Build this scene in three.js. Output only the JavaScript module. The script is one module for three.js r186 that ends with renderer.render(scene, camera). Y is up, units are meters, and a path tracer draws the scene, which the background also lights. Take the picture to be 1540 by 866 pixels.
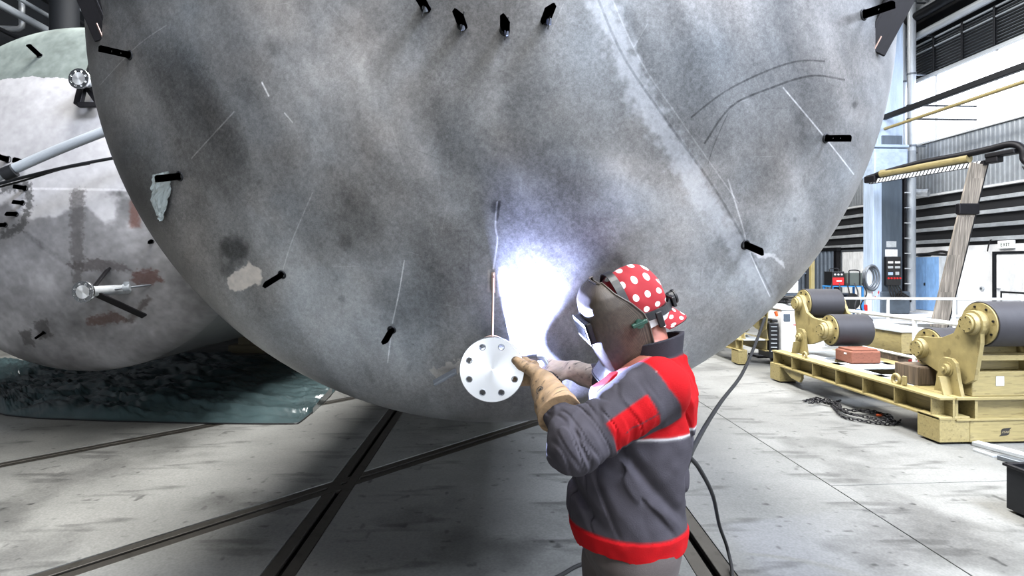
import * as THREE from 'three';
import { RoundedBoxGeometry } from 'three/addons/geometries/RoundedBoxGeometry.js';
import { mergeGeometries } from 'three/addons/utils/BufferGeometryUtils.js';
import { RectAreaLightUniformsLib } from 'three/addons/lights/RectAreaLightUniformsLib.js';

// ---------------------------------------------------------------- camera, sky, lights, exposure
const scene = new THREE.Scene();
const renderer = new THREE.WebGLRenderer({ antialias: true });
renderer.toneMapping = THREE.LinearToneMapping;
renderer.toneMappingExposure = 1.0;
renderer.shadowMap.enabled = true;
RectAreaLightUniformsLib.init();
scene.background = new THREE.Color(0x05070a);

const F = 870, CX = 770, CY = 400, EYE = 1.7;       // focal length and principal point in photo pixels, eye height in metres
const camera = new THREE.PerspectiveCamera(2 * Math.atan(433 / F) * 180 / Math.PI, 1540 / 866, 0.05, 200);
camera.position.set(0, EYE, 0);
camera.setViewOffset(1540, 866, 0, 33, 1540, 866);

const YAW = 0.0574;                                  // the hall runs a little to the left of the line of sight
camera.rotation.y = -YAW;                             // positions below are worked out along the line of sight; the last lines turn the whole plan square to the hall
const CY_ = Math.cos(YAW), SY_ = Math.sin(YAW);
const V = (x, y, z) => new THREE.Vector3(x, y, z);
const fromHall = (X, Y, Z) => V(X * CY_ + Z * SY_, Y, -X * SY_ + Z * CY_);
const toHall = p => V(p.x * CY_ - p.z * SY_, p.y, p.x * SY_ + p.z * CY_);
const P = (u, v, d) => V((u - CX) / F * d, EYE - (v - CY) / F * d, -d);
const ground = (u, v, y = 0) => P(u, v, (EYE - y) * F / (v - CY));

const LIGHTS = {                                     // daylight colours and strengths
  roof: { color: 0xfffdf9, radiance: 33 },
  side: { color: 0xcfe1ff, radiance: 3.0 },
  gate: { color: 0xf7f4ef, radiance: 1.2 },
  arc: { color: 0xb9c4ff, power: 26 },
};
const ROOF_Y = 12.6;
const ROOF_PANELS = [                                // hall x, z of the centre, width, length, share of the full daylight
  [-0.06, -8.2, 3.7, 15, 1.62], [7, -17, 3, 16, 0.55],
  [1.6, 5.6, 5, 3.6, 0.8], [8.6, 4, 5, 8, 2.7, 0xe6eeff],
];
function areaLight(center, target, w, h, def) {
  const l = new THREE.RectAreaLight(def.color, def.radiance, w, h);
  l.position.copy(center); l.lookAt(target); scene.add(l); return l;
}
const WALL_X = 15.66;                                // inner face of the window wall, in hall coordinates
const ROOM = { x0: -13, x1: WALL_X, z0: -38, z1: 15, h: 13 };
for (const [x, z, w, l, k, hue = LIGHTS.roof.color] of ROOF_PANELS) {
  const c = fromHall(x, ROOF_Y - 0.06, z);
  const li = areaLight(c, c.clone().add(V(0, -1, 0)), w, l, { color: hue, radiance: LIGHTS.roof.radiance * k });
  li.quaternion.setFromEuler(new THREE.Euler(-Math.PI / 2, 0, 0)).premultiply(new THREE.Quaternion().setFromAxisAngle(V(0, 1, 0), YAW));
}
const BANDS = [[-33, -12.6], [-11.6, 13]];           // z spans of the window band
for (const [z0, z1] of BANDS) {
  const c = fromHall(WALL_X - 0.1, 7.15, (z0 + z1) / 2);
  areaLight(c, c.clone().add(fromHall(-1, 0, 0)), z1 - z0, 2.15, LIGHTS.side);
}

const GATE = { x0: -7, x1: 12.5, y0: 3.0, y1: 9.2 };  // glazed hall gate behind the camera
areaLight(fromHall((GATE.x0 + GATE.x1) / 2, (GATE.y0 + GATE.y1) / 2, ROOM.z1 - 0.2), fromHall((GATE.x0 + GATE.x1) / 2, (GATE.y0 + GATE.y1) / 2, ROOM.z1 - 2), GATE.x1 - GATE.x0, GATE.y1 - GATE.y0, LIGHTS.gate);

// ---------------------------------------------------------------- helpers
let seed = 12345;
const rnd = () => { seed = (seed * 1664525 + 1013904223) >>> 0; return seed / 4294967296; };
const rr = (a, b) => a + (b - a) * rnd();
const clamp = (x, a = 0, b = 1) => Math.min(b, Math.max(a, x));
const lerp = (a, b, t) => a + (b - a) * t;
const sstep = (a, b, x) => { const t = clamp((x - a) / (b - a)); return t * t * (3 - 2 * t); };
function hash2(i, j, s) { let h = (i * 374761393 + j * 668265263 + s * 974634777) | 0; h = Math.imul(h ^ (h >>> 13), 1274126177); return ((h ^ (h >>> 16)) >>> 0) / 4294967296; }
function vnoise(x, y, s = 0, per = 0) {
  const xi = Math.floor(x), yi = Math.floor(y), fx = x - xi, fy = y - yi, ux = fx * fx * (3 - 2 * fx), uy = fy * fy * (3 - 2 * fy);
  let x0 = xi, x1 = xi + 1, y0 = yi, y1 = yi + 1;
  if (per) { x0 = ((x0 % per) + per) % per; x1 = (x0 + 1) % per; y0 = ((y0 % per) + per) % per; y1 = (y0 + 1) % per; }
  const a = hash2(x0, y0, s), b = hash2(x1, y0, s), c = hash2(x0, y1, s), d = hash2(x1, y1, s);
  return a + (b - a) * ux + (c - a) * uy + (a - b - c + d) * ux * uy;
}
function fbm(x, y, oct, s = 0, per = 0) {
  let v = 0, a = 0.5, t = 0;
  for (let o = 0; o < oct; o++) { v += a * vnoise(x, y, s + o * 17, per); t += a; a *= 0.5; x *= 2; y *= 2; per *= 2; }
  return v / t;
}
function hash3(i, j, k) { let h = (i * 374761393 + j * 668265263 + k * 1440662683) | 0; h = Math.imul(h ^ (h >>> 13), 1274126177); return ((h ^ (h >>> 16)) >>> 0) / 4294967296; }
function noise3(x, y, z) {
  const xi = Math.floor(x), yi = Math.floor(y), zi = Math.floor(z);
  let fx = x - xi, fy = y - yi, fz = z - zi; fx = fx * fx * (3 - 2 * fx); fy = fy * fy * (3 - 2 * fy); fz = fz * fz * (3 - 2 * fz);
  const h = (a, b, c) => hash3(xi + a, yi + b, zi + c);
  return lerp(lerp(lerp(h(0, 0, 0), h(1, 0, 0), fx), lerp(h(0, 1, 0), h(1, 1, 0), fx), fy), lerp(lerp(h(0, 0, 1), h(1, 0, 1), fx), lerp(h(0, 1, 1), h(1, 1, 1), fx), fy), fz);
}
// textures: fn(u, v) -> [r, g, b] in sRGB 0..1 or a grey value
function tex(n, fn, srgb, repeatWrap = true) {
  const d = new Uint8Array(n * n * 4);
  for (let j = 0; j < n; j++) for (let i = 0; i < n; i++) {
    const c = fn((i + 0.5) / n, (j + 0.5) / n), o = (j * n + i) * 4, g = typeof c === 'number';
    d[o] = 255 * clamp(g ? c : c[0]); d[o + 1] = 255 * clamp(g ? c : c[1]); d[o + 2] = 255 * clamp(g ? c : c[2]); d[o + 3] = 255;
  }
  const t = new THREE.DataTexture(d, n, n, THREE.RGBAFormat);
  t.magFilter = THREE.LinearFilter; t.minFilter = THREE.LinearMipmapLinearFilter; t.generateMipmaps = true;
  if (repeatWrap) t.wrapS = t.wrapT = THREE.RepeatWrapping;
  if (srgb) t.colorSpace = THREE.SRGBColorSpace;
  t.needsUpdate = true; return t;
}
function rep(t, metres) { const c = t.clone(); c.repeat.set(1 / metres, 1 / metres); c.needsUpdate = true; return c; }

// names, things and parts
const taken = {};
const numbered = n => { const k = taken[n] = (taken[n] ?? -1) + 1; return k ? n + '_' + String(k).padStart(3, '0') : n; };
function thing(name, label, category, pos = V(0, 0, 0), turn = 0, group) {
  const o = new THREE.Group(); o.name = numbered(name); o.position.copy(pos); o.rotation.y = turn;
  o.userData = { label, category }; if (group) o.userData.group = group;
  scene.add(o); return o;
}
const hallThing = (name, label, category, X, Y, Z, group) => thing(name, label, category, fromHall(X, Y, Z), YAW, group);
function mesh(g, m) { const o = new THREE.Mesh(Array.isArray(g) ? merge(g) : g, m); o.castShadow = o.receiveShadow = true; return o; }
function part(parent, name, g, m, label) { const o = mesh(g, m); o.name = name; if (label) o.userData.label = label; parent.add(o); return o; }
function solo(name, label, category, g, m, pos = V(0, 0, 0), turn = 0, group) {
  const o = mesh(g, m); o.name = numbered(name); o.position.copy(pos); o.rotation.y = turn; o.userData = { label, category }; if (group) o.userData.group = group; scene.add(o); return o;
}
function struct(name, g, m, pos = V(0, 0, 0), turn = YAW) {
  const o = g ? mesh(g, m) : new THREE.Group(); o.name = name; o.position.copy(pos); o.rotation.y = turn; o.userData = { kind: 'structure' }; scene.add(o); return o;
}
function copyOf(o, pos, turn, label, group) {
  const c = o.clone(); c.name = numbered(o.name.replace(/_\d{3}$/, '')); c.position.copy(pos); if (turn !== undefined) c.rotation.y = turn;
  c.userData = { ...o.userData }; if (label) c.userData.label = label; if (group) c.userData.group = group; scene.add(c); return c;
}

// geometry
function merge(list) {
  const out = list.flat(Infinity).map(g => {
    const h = g.index ? g.toNonIndexed() : g.clone();
    for (const k of Object.keys(h.attributes)) if (!['position', 'normal', 'uv'].includes(k)) h.deleteAttribute(k);
    if (!h.attributes.normal) h.computeVertexNormals();
    if (!h.attributes.uv) h.setAttribute('uv', new THREE.BufferAttribute(new Float32Array(h.attributes.position.count * 2), 2));
    h.morphAttributes = {}; h.clearGroups(); return h;
  });
  return mergeGeometries(out, false);
}
function metric(g, turn = 0) {                       // uv in metres from the face's main direction
  g = g.index ? g.toNonIndexed() : g; const p = g.attributes.position, n = g.attributes.normal, uv = new Float32Array(p.count * 2);
  for (let i = 0; i < p.count; i++) {
    const ax = Math.abs(n.getX(i)), ay = Math.abs(n.getY(i)), az = Math.abs(n.getZ(i));
    let a, b; if (ay >= ax && ay >= az) { a = p.getX(i); b = p.getZ(i); } else if (ax >= az) { a = p.getZ(i); b = p.getY(i); } else { a = p.getX(i); b = p.getY(i); }
    uv[i * 2] = turn ? b : a; uv[i * 2 + 1] = turn ? a : b;
  }
  g.setAttribute('uv', new THREE.BufferAttribute(uv, 2)); return g;
}
function box(w, h, d, x = 0, y = 0, z = 0, r = 0.006) {
  const rad = Math.min(r, w / 2.2, h / 2.2, d / 2.2);
  const g = r > 0 ? new RoundedBoxGeometry(w, h, d, 1, rad) : new THREE.BoxGeometry(w, h, d);
  return g.translate(x, y, z);
}
const span = (x0, x1, y0, y1, z0, z1, r = 0.006) => box(Math.abs(x1 - x0), Math.abs(y1 - y0), Math.abs(z1 - z0), (x0 + x1) / 2, (y0 + y1) / 2, (z0 + z1) / 2, r);
function between(g, a, b) {                          // a geometry along y, put from a to b
  const d = b.clone().sub(a), q = new THREE.Quaternion().setFromUnitVectors(V(0, 1, 0), d.clone().normalize());
  return g.applyMatrix4(new THREE.Matrix4().compose(a.clone().add(b).multiplyScalar(0.5), q, V(1, 1, 1)));
}
const cyl = (a, b, r, r2 = r, seg = 20, open = false) => between(new THREE.CylinderGeometry(r2, r, a.distanceTo(b), seg, 1, open), a, b);
const tube = (pts, r, seg = 40, rad = 8, closed = false, tension = 0.5) => new THREE.TubeGeometry(new THREE.CatmullRomCurve3(pts, closed, 'catmullrom', tension), seg, r, rad, closed);
function bar(a, b, w, t, up = V(0, 1, 0)) {          // a flat bar from a to b, w across, t thick
  const y = b.clone().sub(a), L = y.length(); y.normalize();
  const x = y.clone().cross(up).normalize(), z = x.clone().cross(y);
  return box(w, L, t, 0, 0, 0, Math.min(w, t) * 0.2).applyMatrix4(new THREE.Matrix4().makeBasis(x, y, z).setPosition(a.clone().add(b).multiplyScalar(0.5)));
}
function extrude(pts, depth, bevel = 0, holes = []) {
  const s = new THREE.Shape(pts.map(p => new THREE.Vector2(p[0], p[1])));
  for (const [x, y, r] of holes) { const h = new THREE.Path(); h.absarc(x, y, r, 0, Math.PI * 2, true); s.holes.push(h); }
  return new THREE.ExtrudeGeometry(s, { depth, bevelEnabled: bevel > 0, bevelThickness: bevel, bevelSize: bevel, bevelOffset: -bevel, bevelSegments: 2, curveSegments: 20 });
}
const lathe = (pts, seg = 40) => new THREE.LatheGeometry(pts.map(p => new THREE.Vector2(p[0], p[1])), seg);
const rotX = g => g.rotateX(Math.PI / 2), rotZ = g => g.rotateZ(Math.PI / 2);

// smooth surfaces from distance fields
function nets(fn, lo, hi, cell) {
  const n = [0, 1, 2].map(i => Math.ceil((hi[i] - lo[i]) / cell) + 2), [nx, ny, nz] = n, f = new Float32Array(nx * ny * nz);
  for (let k = 0, o = 0; k < nz; k++) for (let j = 0; j < ny; j++) for (let i = 0; i < nx; i++, o++) f[o] = fn(lo[0] + i * cell, lo[1] + j * cell, lo[2] + k * cell);
  const at = new Int32Array(nx * ny * nz).fill(-1), pos = [], idx = [], sx = 1, sy = nx, sz = nx * ny;
  const E = [[0, 1], [2, 3], [4, 5], [6, 7], [0, 2], [1, 3], [4, 6], [5, 7], [0, 4], [1, 5], [2, 6], [3, 7]];
  for (let k = 0; k < nz - 1; k++) for (let j = 0; j < ny - 1; j++) for (let i = 0; i < nx - 1; i++) {
    const o = i + j * sy + k * sz; let m = 0; const c = [];
    for (let q = 0; q < 8; q++) { const w = f[o + (q & 1) + (q >> 1 & 1) * sy + (q >> 2 & 1) * sz]; c.push(w); if (w < 0) m |= 1 << q; }
    if (m === 0 || m === 255) continue;
    let x = 0, y = 0, z = 0, t = 0;
    for (const [a, b] of E) if ((c[a] < 0) !== (c[b] < 0)) { const s = c[a] / (c[a] - c[b]); x += lerp(a & 1, b & 1, s); y += lerp(a >> 1 & 1, b >> 1 & 1, s); z += lerp(a >> 2, b >> 2, s); t++; }
    at[o] = pos.length / 3; pos.push(lo[0] + (i + x / t) * cell, lo[1] + (j + y / t) * cell, lo[2] + (k + z / t) * cell);
  }
  const quad = (a, b, c, d, flip) => { if (a < 0 || b < 0 || c < 0 || d < 0) return; if (flip) idx.push(a, c, b, a, d, c); else idx.push(a, b, c, a, c, d); };
  for (let k = 1; k < nz - 1; k++) for (let j = 1; j < ny - 1; j++) for (let i = 1; i < nx - 1; i++) {
    const o = i + j * sy + k * sz, s = f[o] < 0;
    if (s !== (f[o + sx] < 0)) quad(at[o - sy - sz], at[o - sz], at[o], at[o - sy], !s);
    if (s !== (f[o + sy] < 0)) quad(at[o - sx - sz], at[o - sx], at[o], at[o - sz], !s);
    if (s !== (f[o + sz] < 0)) quad(at[o - sx - sy], at[o - sy], at[o], at[o - sx], !s);
  }
  const nor = new Float32Array(pos.length), e = cell * 0.5;
  for (let i = 0; i < pos.length; i += 3) {
    const [x, y, z] = [pos[i], pos[i + 1], pos[i + 2]];
    const g = V(fn(x + e, y, z) - fn(x - e, y, z), fn(x, y + e, z) - fn(x, y - e, z), fn(x, y, z + e) - fn(x, y, z - e)).normalize();
    nor[i] = g.x; nor[i + 1] = g.y; nor[i + 2] = g.z;
  }
  // faces wound the same way as the normals
  if (idx.length) { const q = i => V(pos[i * 3], pos[i * 3 + 1], pos[i * 3 + 2]); let sgn = 0; for (let t = 0; t < idx.length; t += 3 * Math.max(1, idx.length / 900 | 0)) { const a = q(idx[t]); sgn += Math.sign(q(idx[t + 1]).sub(a).cross(q(idx[t + 2]).sub(a)).dot(V(nor[idx[t] * 3], nor[idx[t] * 3 + 1], nor[idx[t] * 3 + 2]))); } if (sgn < 0) for (let t = 0; t < idx.length; t += 3) { const w = idx[t + 1]; idx[t + 1] = idx[t + 2]; idx[t + 2] = w; } }
  const g = new THREE.BufferGeometry();
  g.setAttribute('position', new THREE.Float32BufferAttribute(pos, 3)); g.setAttribute('normal', new THREE.BufferAttribute(nor, 3));
  const uv = new Float32Array(pos.length / 3 * 2); for (let i = 0; i < pos.length / 3; i++) { uv[i * 2] = pos[i * 3] + pos[i * 3 + 2]; uv[i * 2 + 1] = pos[i * 3 + 1]; }
  g.setAttribute('uv', new THREE.BufferAttribute(uv, 2)); g.setIndex(idx); return g;
}
const smin = (a, b, k) => { const h = Math.max(k - Math.abs(a - b), 0) / k; return Math.min(a, b) - h * h * k * 0.25; };
function cone(ax, ay, az, bx, by, bz, ra, rb) {      // distance to a tapered capsule
  const dx = bx - ax, dy = by - ay, dz = bz - az, L = dx * dx + dy * dy + dz * dz + 1e-12;
  return (x, y, z) => { const px = x - ax, py = y - ay, pz = z - az, h = clamp((px * dx + py * dy + pz * dz) / L); const qx = px - dx * h, qy = py - dy * h, qz = pz - dz * h; return Math.sqrt(qx * qx + qy * qy + qz * qz) - (ra + (rb - ra) * h); };
}
const bone = (a, b, ra, rb = ra) => cone(a.x, a.y, a.z, b.x, b.y, b.z, ra, rb);
function ball(c, rx, ry, rz, X, Y, Z) {              // an ellipsoid with its own axes
  const m = Math.min(rx, ry, rz);
  return (x, y, z) => { const px = x - c.x, py = y - c.y, pz = z - c.z; const a = (px * X.x + py * X.y + pz * X.z) / rx, b = (px * Y.x + py * Y.y + pz * Y.z) / ry, w = (px * Z.x + py * Z.y + pz * Z.z) / rz; return (Math.sqrt(a * a + b * b + w * w) - 1) * m; };
}
const blend = (list, k) => (x, y, z) => { let d = list[0](x, y, z); for (let i = 1; i < list.length; i++) d = smin(d, list[i](x, y, z), k); return d; };

// ---------------------------------------------------------------- materials
const std = (color, roughness = 0.6, metalness = 0, more = {}) => new THREE.MeshStandardMaterial({ color, roughness, metalness, ...more });
const phys = (color, roughness, metalness, more) => new THREE.MeshPhysicalMaterial({ color, roughness, metalness, ...more });
const grainT = tex(512, (u, v) => { const a = fbm(u * 8, v * 8, 5, 3, 8), b = vnoise(u * 256, v * 256, 9, 256); return 0.86 + 0.2 * (a - 0.5) + 0.06 * (b - 0.5); }, true);
const fineT = tex(256, (u, v) => 0.35 + 0.5 * fbm(u * 32, v * 32, 3, 21, 32), false);
const wornT = tex(512, (u, v) => { const a = fbm(u * 7, v * 7, 6, 31, 7), s = a > 0.66 ? sstep(0.66, 0.7, a) * 0.12 : 0, d = vnoise(u * 128, v * 128, 5, 128) > 0.95 ? 0.1 : 0, k = 0.9 + 0.16 * (fbm(u * 12, v * 12, 4, 7, 12) - 0.5); return [(1 - s - d) * k, (1 - s * 1.1 - d) * k, (1 - s * 1.25 - d) * k]; }, true);
const grain = rep(grainT, 0.9), worn = rep(wornT, 0.7), fine = rep(fineT, 0.25);
const M = {
  blackSteel: std(0x16151a, 0.5, 0.5, { map: worn }),
  darkSteel: std(0x24262a, 0.5, 0.6, { map: grain }),
  greySteel: std(0x7d838a, 0.45, 0.7, { map: grain }),
  galvan: std(0xd3d8dc, 0.4, 0.35, { map: grain }),
  zincPaint: std(0xa4abb2, 0.55, 0.2, { map: grain }),
  white: std(0xf6f8f9, 0.55, 0, { map: grain }),
  whiteWall: std(0xf8f9fa, 0.75, 0, { map: rep(grainT, 2.6) }),
  paleBlue: std(0xb9cbe2, 0.5, 0.1, { map: grain }),
  slate: std(0x56626f, 0.5, 0.3, { map: grain }),
  cabinetBlue: std(0x86b2e6, 0.5, 0, { map: grain }),
  cabinetGrey: std(0xc3c9cd, 0.6, 0, { map: grain }),
  yellow: std(0x94875a, 0.5, 0, { map: worn }),
  oliveDark: std(0x6f674e, 0.6, 0, { map: worn }),
  rubber: std(0x2c2b30, 0.62, 0, { map: grain, bumpMap: fine, bumpScale: 0.0006 }),
  cable: std(0x050506, 0.85, 0),
  blackPlastic: std(0x111215, 0.4, 0),
  red: std(0xc4191c, 0.5, 0),
  orange: std(0xd85a24, 0.5, 0),
  brass: std(0xb9852e, 0.4, 0.7),
  copper: std(0xc3a79b, 0.35, 0.9),
  brightSteel: std(0xd2d5d8, 0.25, 1, {}),
  rustWood: std(0x7d4c3a, 0.9, 0, { map: worn }),
  darkWall: std(0x15171b, 0.8, 0, { map: rep(grainT, 2) }),
  deepWall: std(0x1c2026, 0.7, 0.2, { map: rep(grainT, 2) }),
  sheetGrey: std(0xb4bac0, 0.4, 0.3, { map: rep(grainT, 1.5) }),
  profileGrey: std(0x6d7988, 0.5, 0.2, { map: grain }),
  ceiling: std(0x2a2d32, 0.8, 0, { map: rep(grainT, 2) }),
};
// sawn board
const woodT = tex(512, (u, v) => { const g = fbm(u * 40, v * 2.5, 4, 55), w = fbm(u * 6, v * 1.4, 3, 60), k = 0.55 + 0.45 * (g - 0.5) + 0.25 * (w - 0.5); return [k * 1.02, k * 0.98, k * 0.93]; }, true);
M.board = std(0xe6e3de, 0.85, 0, { map: rep(woodT, 1) });
M.crateWood = std(0x9a8a78, 0.9, 0, { map: rep(woodT, 0.7) });
// concrete: cement tone with trowel clouds, scuffs, tyre smears and pits
const concreteT = tex(1280, (u, v) => {
  const a = fbm(u * 5, v * 5, 7, 71, 5), c = vnoise(u * 700, v * 700, 4, 700), d = fbm(u * 4, v * 12, 5, 140, 4);
  let k = 0.66 + 0.3 * (a - 0.5) + 0.1 * (c - 0.5) + 0.14 * (d - 0.5);
  const pit = fbm(u * 90, v * 90, 2, 33, 90); if (pit > 0.78) k -= (pit - 0.78) * 1.6;
  const smear = fbm(u * 12, v * 44, 4, 210, 4); if (smear > 0.64) k -= (smear - 0.64) * 1.3;
  const soil = fbm(u * 9 + 3, v * 9, 5, 260, 9); if (soil > 0.62) k -= (soil - 0.62) * 0.9;
  return [k, k, k * 0.99];
}, true);
const concreteR = tex(512, (u, v) => 0.62 + 0.3 * (fbm(u * 6, v * 6, 5, 77, 6) - 0.5), false);
M.concrete = std(0x939492, 1, 0, { map: rep(concreteT, 6.3), roughnessMap: rep(concreteR, 3.7), bumpMap: rep(concreteT, 6.3), bumpScale: 0.002 });
M.railSteel = std(0x3b3833, 0.5, 0.55, { map: rep(wornT, 0.5) });
M.slot = std(0x141414, 0.8, 0.2);
M.turned = phys(0xe4e7ea, 0.34, 0.8, { anisotropy: 0.92 });
M.turned.anisotropyRotation = 0;
// cloths
const weaveT = tex(256, (u, v) => { const a = Math.sin(u * Math.PI * 128) * Math.sin(v * Math.PI * 128); return 0.5 + 0.25 * a + 0.4 * (vnoise(u * 64, v * 64, 3, 64) - 0.5); }, false);
const weave = rep(weaveT, 0.12);
M.jacket = phys(0xffffff, 0.9, 0, { specularIntensity: 0.25, vertexColors: true, bumpMap: weave, bumpScale: 0.0006 });
M.trousers = std(0x4a4240, 0.9, 0, { bumpMap: weave, bumpScale: 0.0006, map: rep(grainT, 0.4) });
const leatherT = tex(512, (u, v) => { const a = fbm(u * 6, v * 6, 6, 301, 6), b = fbm(u * 14, v * 14, 4, 320, 14); let k = 0.72 + 0.5 * (a - 0.5); if (b > 0.62) k -= (b - 0.62) * 1.6; return [k, k * 0.93, k * 0.82]; }, true);
M.leather = std(0xa39079, 0.75, 0, { map: rep(leatherT, 0.16), bumpMap: rep(leatherT, 0.05), bumpScale: 0.0008 });
M.leatherPale = std(0xb9b4b9, 0.75, 0, { map: rep(leatherT, 0.16), bumpMap: rep(leatherT, 0.05), bumpScale: 0.0008 });
const fibreT = tex(256, (u, v) => 0.6 + 0.18 * Math.sin(u * Math.PI * 96) * (0.6 + 0.4 * vnoise(u * 32, v * 32, 8, 32)) + 0.2 * (fbm(u * 16, v * 16, 3, 15, 16) - 0.5), true);
M.maskFibre = std(0x65584b, 0.5, 0, { map: rep(fibreT, 0.14), bumpMap: rep(fibreT, 0.14), bumpScale: 0.0005, side: THREE.DoubleSide });
M.maskInside = std(0x17141a, 0.8, 0, { side: THREE.DoubleSide });
M.skin = std(0x8e5444, 0.55, 0);
M.lens = phys(0x0a1014, 0.08, 0, { clearcoat: 1 });
// crumpled sheet
M.tarp = phys(0x3c4d50, 0.28, 0, { clearcoat: 1, clearcoatRoughness: 0.2, side: THREE.DoubleSide, map: rep(grainT, 1.2) });

// ---------------------------------------------------------------- the hall
function hallHit(u, v, X0) { const ux = (u - CX) / F; return P(u, v, X0 / (ux * CY_ + SY_)); }
const onWall = (u, v, X0 = WALL_X) => toHall(hallHit(u, v, X0));

// floor: concrete slabs parted by joints and by steel rails let into the floor
{
  const floor = struct('floor', null, null, V(0, 0, 0), 0);
  const corner = (X, Z) => { const p = fromHall(X, 0, Z); return [p.x, p.z]; };
  let polys = [[corner(ROOM.x0, ROOM.z0), corner(ROOM.x1, ROOM.z0), corner(ROOM.x1, ROOM.z1), corner(ROOM.x0, ROOM.z1)]];
  const line = (u0, v0, u1, v1) => { const a = ground(u0, v0), b = ground(u1, v1); const d = V(b.x - a.x, 0, b.z - a.z).normalize(); return { a, d, n: V(-d.z, 0, d.x) }; };
  const side = (L, x, z) => (x - L.a.x) * L.n.x + (z - L.a.z) * L.n.z;
  function cut(poly, L, w) {                         // the piece with side > w
    const out = [];
    for (let i = 0; i < poly.length; i++) {
      const p = poly[i], q = poly[(i + 1) % poly.length], a = side(L, p[0], p[1]) - w, b = side(L, q[0], q[1]) - w;
      if (a >= 0) out.push(p);
      if ((a >= 0) !== (b >= 0)) { const t = a / (a - b); out.push([lerp(p[0], q[0], t), lerp(p[1], q[1], t)]); }
    }
    return out;
  }
  const flip = L => ({ a: L.a, d: L.d, n: L.n.clone().negate() });
  const mid = p => [p.reduce((s, q) => s + q[0], 0) / p.length, p.reduce((s, q) => s + q[1], 0) / p.length];
  function split(L, w, when = () => true) {
    polys = polys.flatMap(p => { if (!when(...mid(p))) return [p]; return [cut(p, L, w), cut(p, flip(L), w)].filter(q => q.length > 2); });
  }
  const LB = line(418, 864, 596.5, 615), LC = line(75, 866, 800, 636), LD = line(0, 699, 310, 640), LA = line(1459, 864, 1049, 602), LE = line(1255, 730, 1540, 722), LR = line(1079, 866, 1026, 788);
  const sR = Math.sign(side(LR, -5, -5)), sA = Math.sign(side(LA, 8, -5));
  const leftOfR = (x, z) => side(LR, x, z) * sR > 0;
  split(LR, 0.115); split(LB, 0.1);
  split(LC, 0.1, leftOfR); split(LD, 0.09, (x, z) => leftOfR(x, z));
  split(LA, 0.005, (x, z) => !leftOfR(x, z)); split(LE, 0.004, (x, z) => !leftOfR(x, z) && side(LA, x, z) * sA > 0);
  for (const p of polys) {
    let ar = 0; for (let i = 0; i < p.length; i++) { const q = p[(i + 1) % p.length]; ar += p[i][0] * q[1] - q[0] * p[i][1]; } if (Math.abs(ar) < 0.02) continue;
    const pts = p.map(q => [q[0], -q[1]]); if (ar > 0) pts.reverse();
    part(floor, 'concrete_slab', metric(extrude(pts, 0.05, 0.003).rotateX(-Math.PI / 2).translate(0, -0.053, 0)), M.concrete);
  }
  const c = fromHall((ROOM.x0 + ROOM.x1) / 2, 0, (ROOM.z0 + ROOM.z1) / 2);
  part(floor, 'sub_floor', new THREE.BoxGeometry(ROOM.x1 - ROOM.x0 + 0.6, 0.2, ROOM.z1 - ROOM.z0 + 0.6).rotateY(YAW).translate(c.x, -0.155, c.z), M.slot);
  // rails: two flats with a slot between
  function rail(L, s0, s1, w, drop, k) {
    const mk = (o, ww, y, h) => { const a = L.a.clone().addScaledVector(L.d, s0).addScaledVector(L.n, o), b = L.a.clone().addScaledVector(L.d, s1).addScaledVector(L.n, o); a.y = b.y = y; return bar(a, b, ww, h); };
    const f = w - 0.016;
    part(floor, 'floor_rail', metric(mk(k * (w + 0.016) / 2, f - 0.006, -0.016 - drop, 0.03)), M.railSteel);
    part(floor, 'floor_rail', metric(mk(-k * (w + 0.016) / 2, f - 0.006, -0.019 - drop, 0.03)), M.railSteel);
  }
  rail(LB, -8, 20, 0.1, 0, 1); rail(LC, -6, 12, 0.1, 0.001, 1); rail(LD, -4, 13, 0.09, 0.001, 1); rail(LR, -10, 24, 0.115, 0, 1);
}

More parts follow.
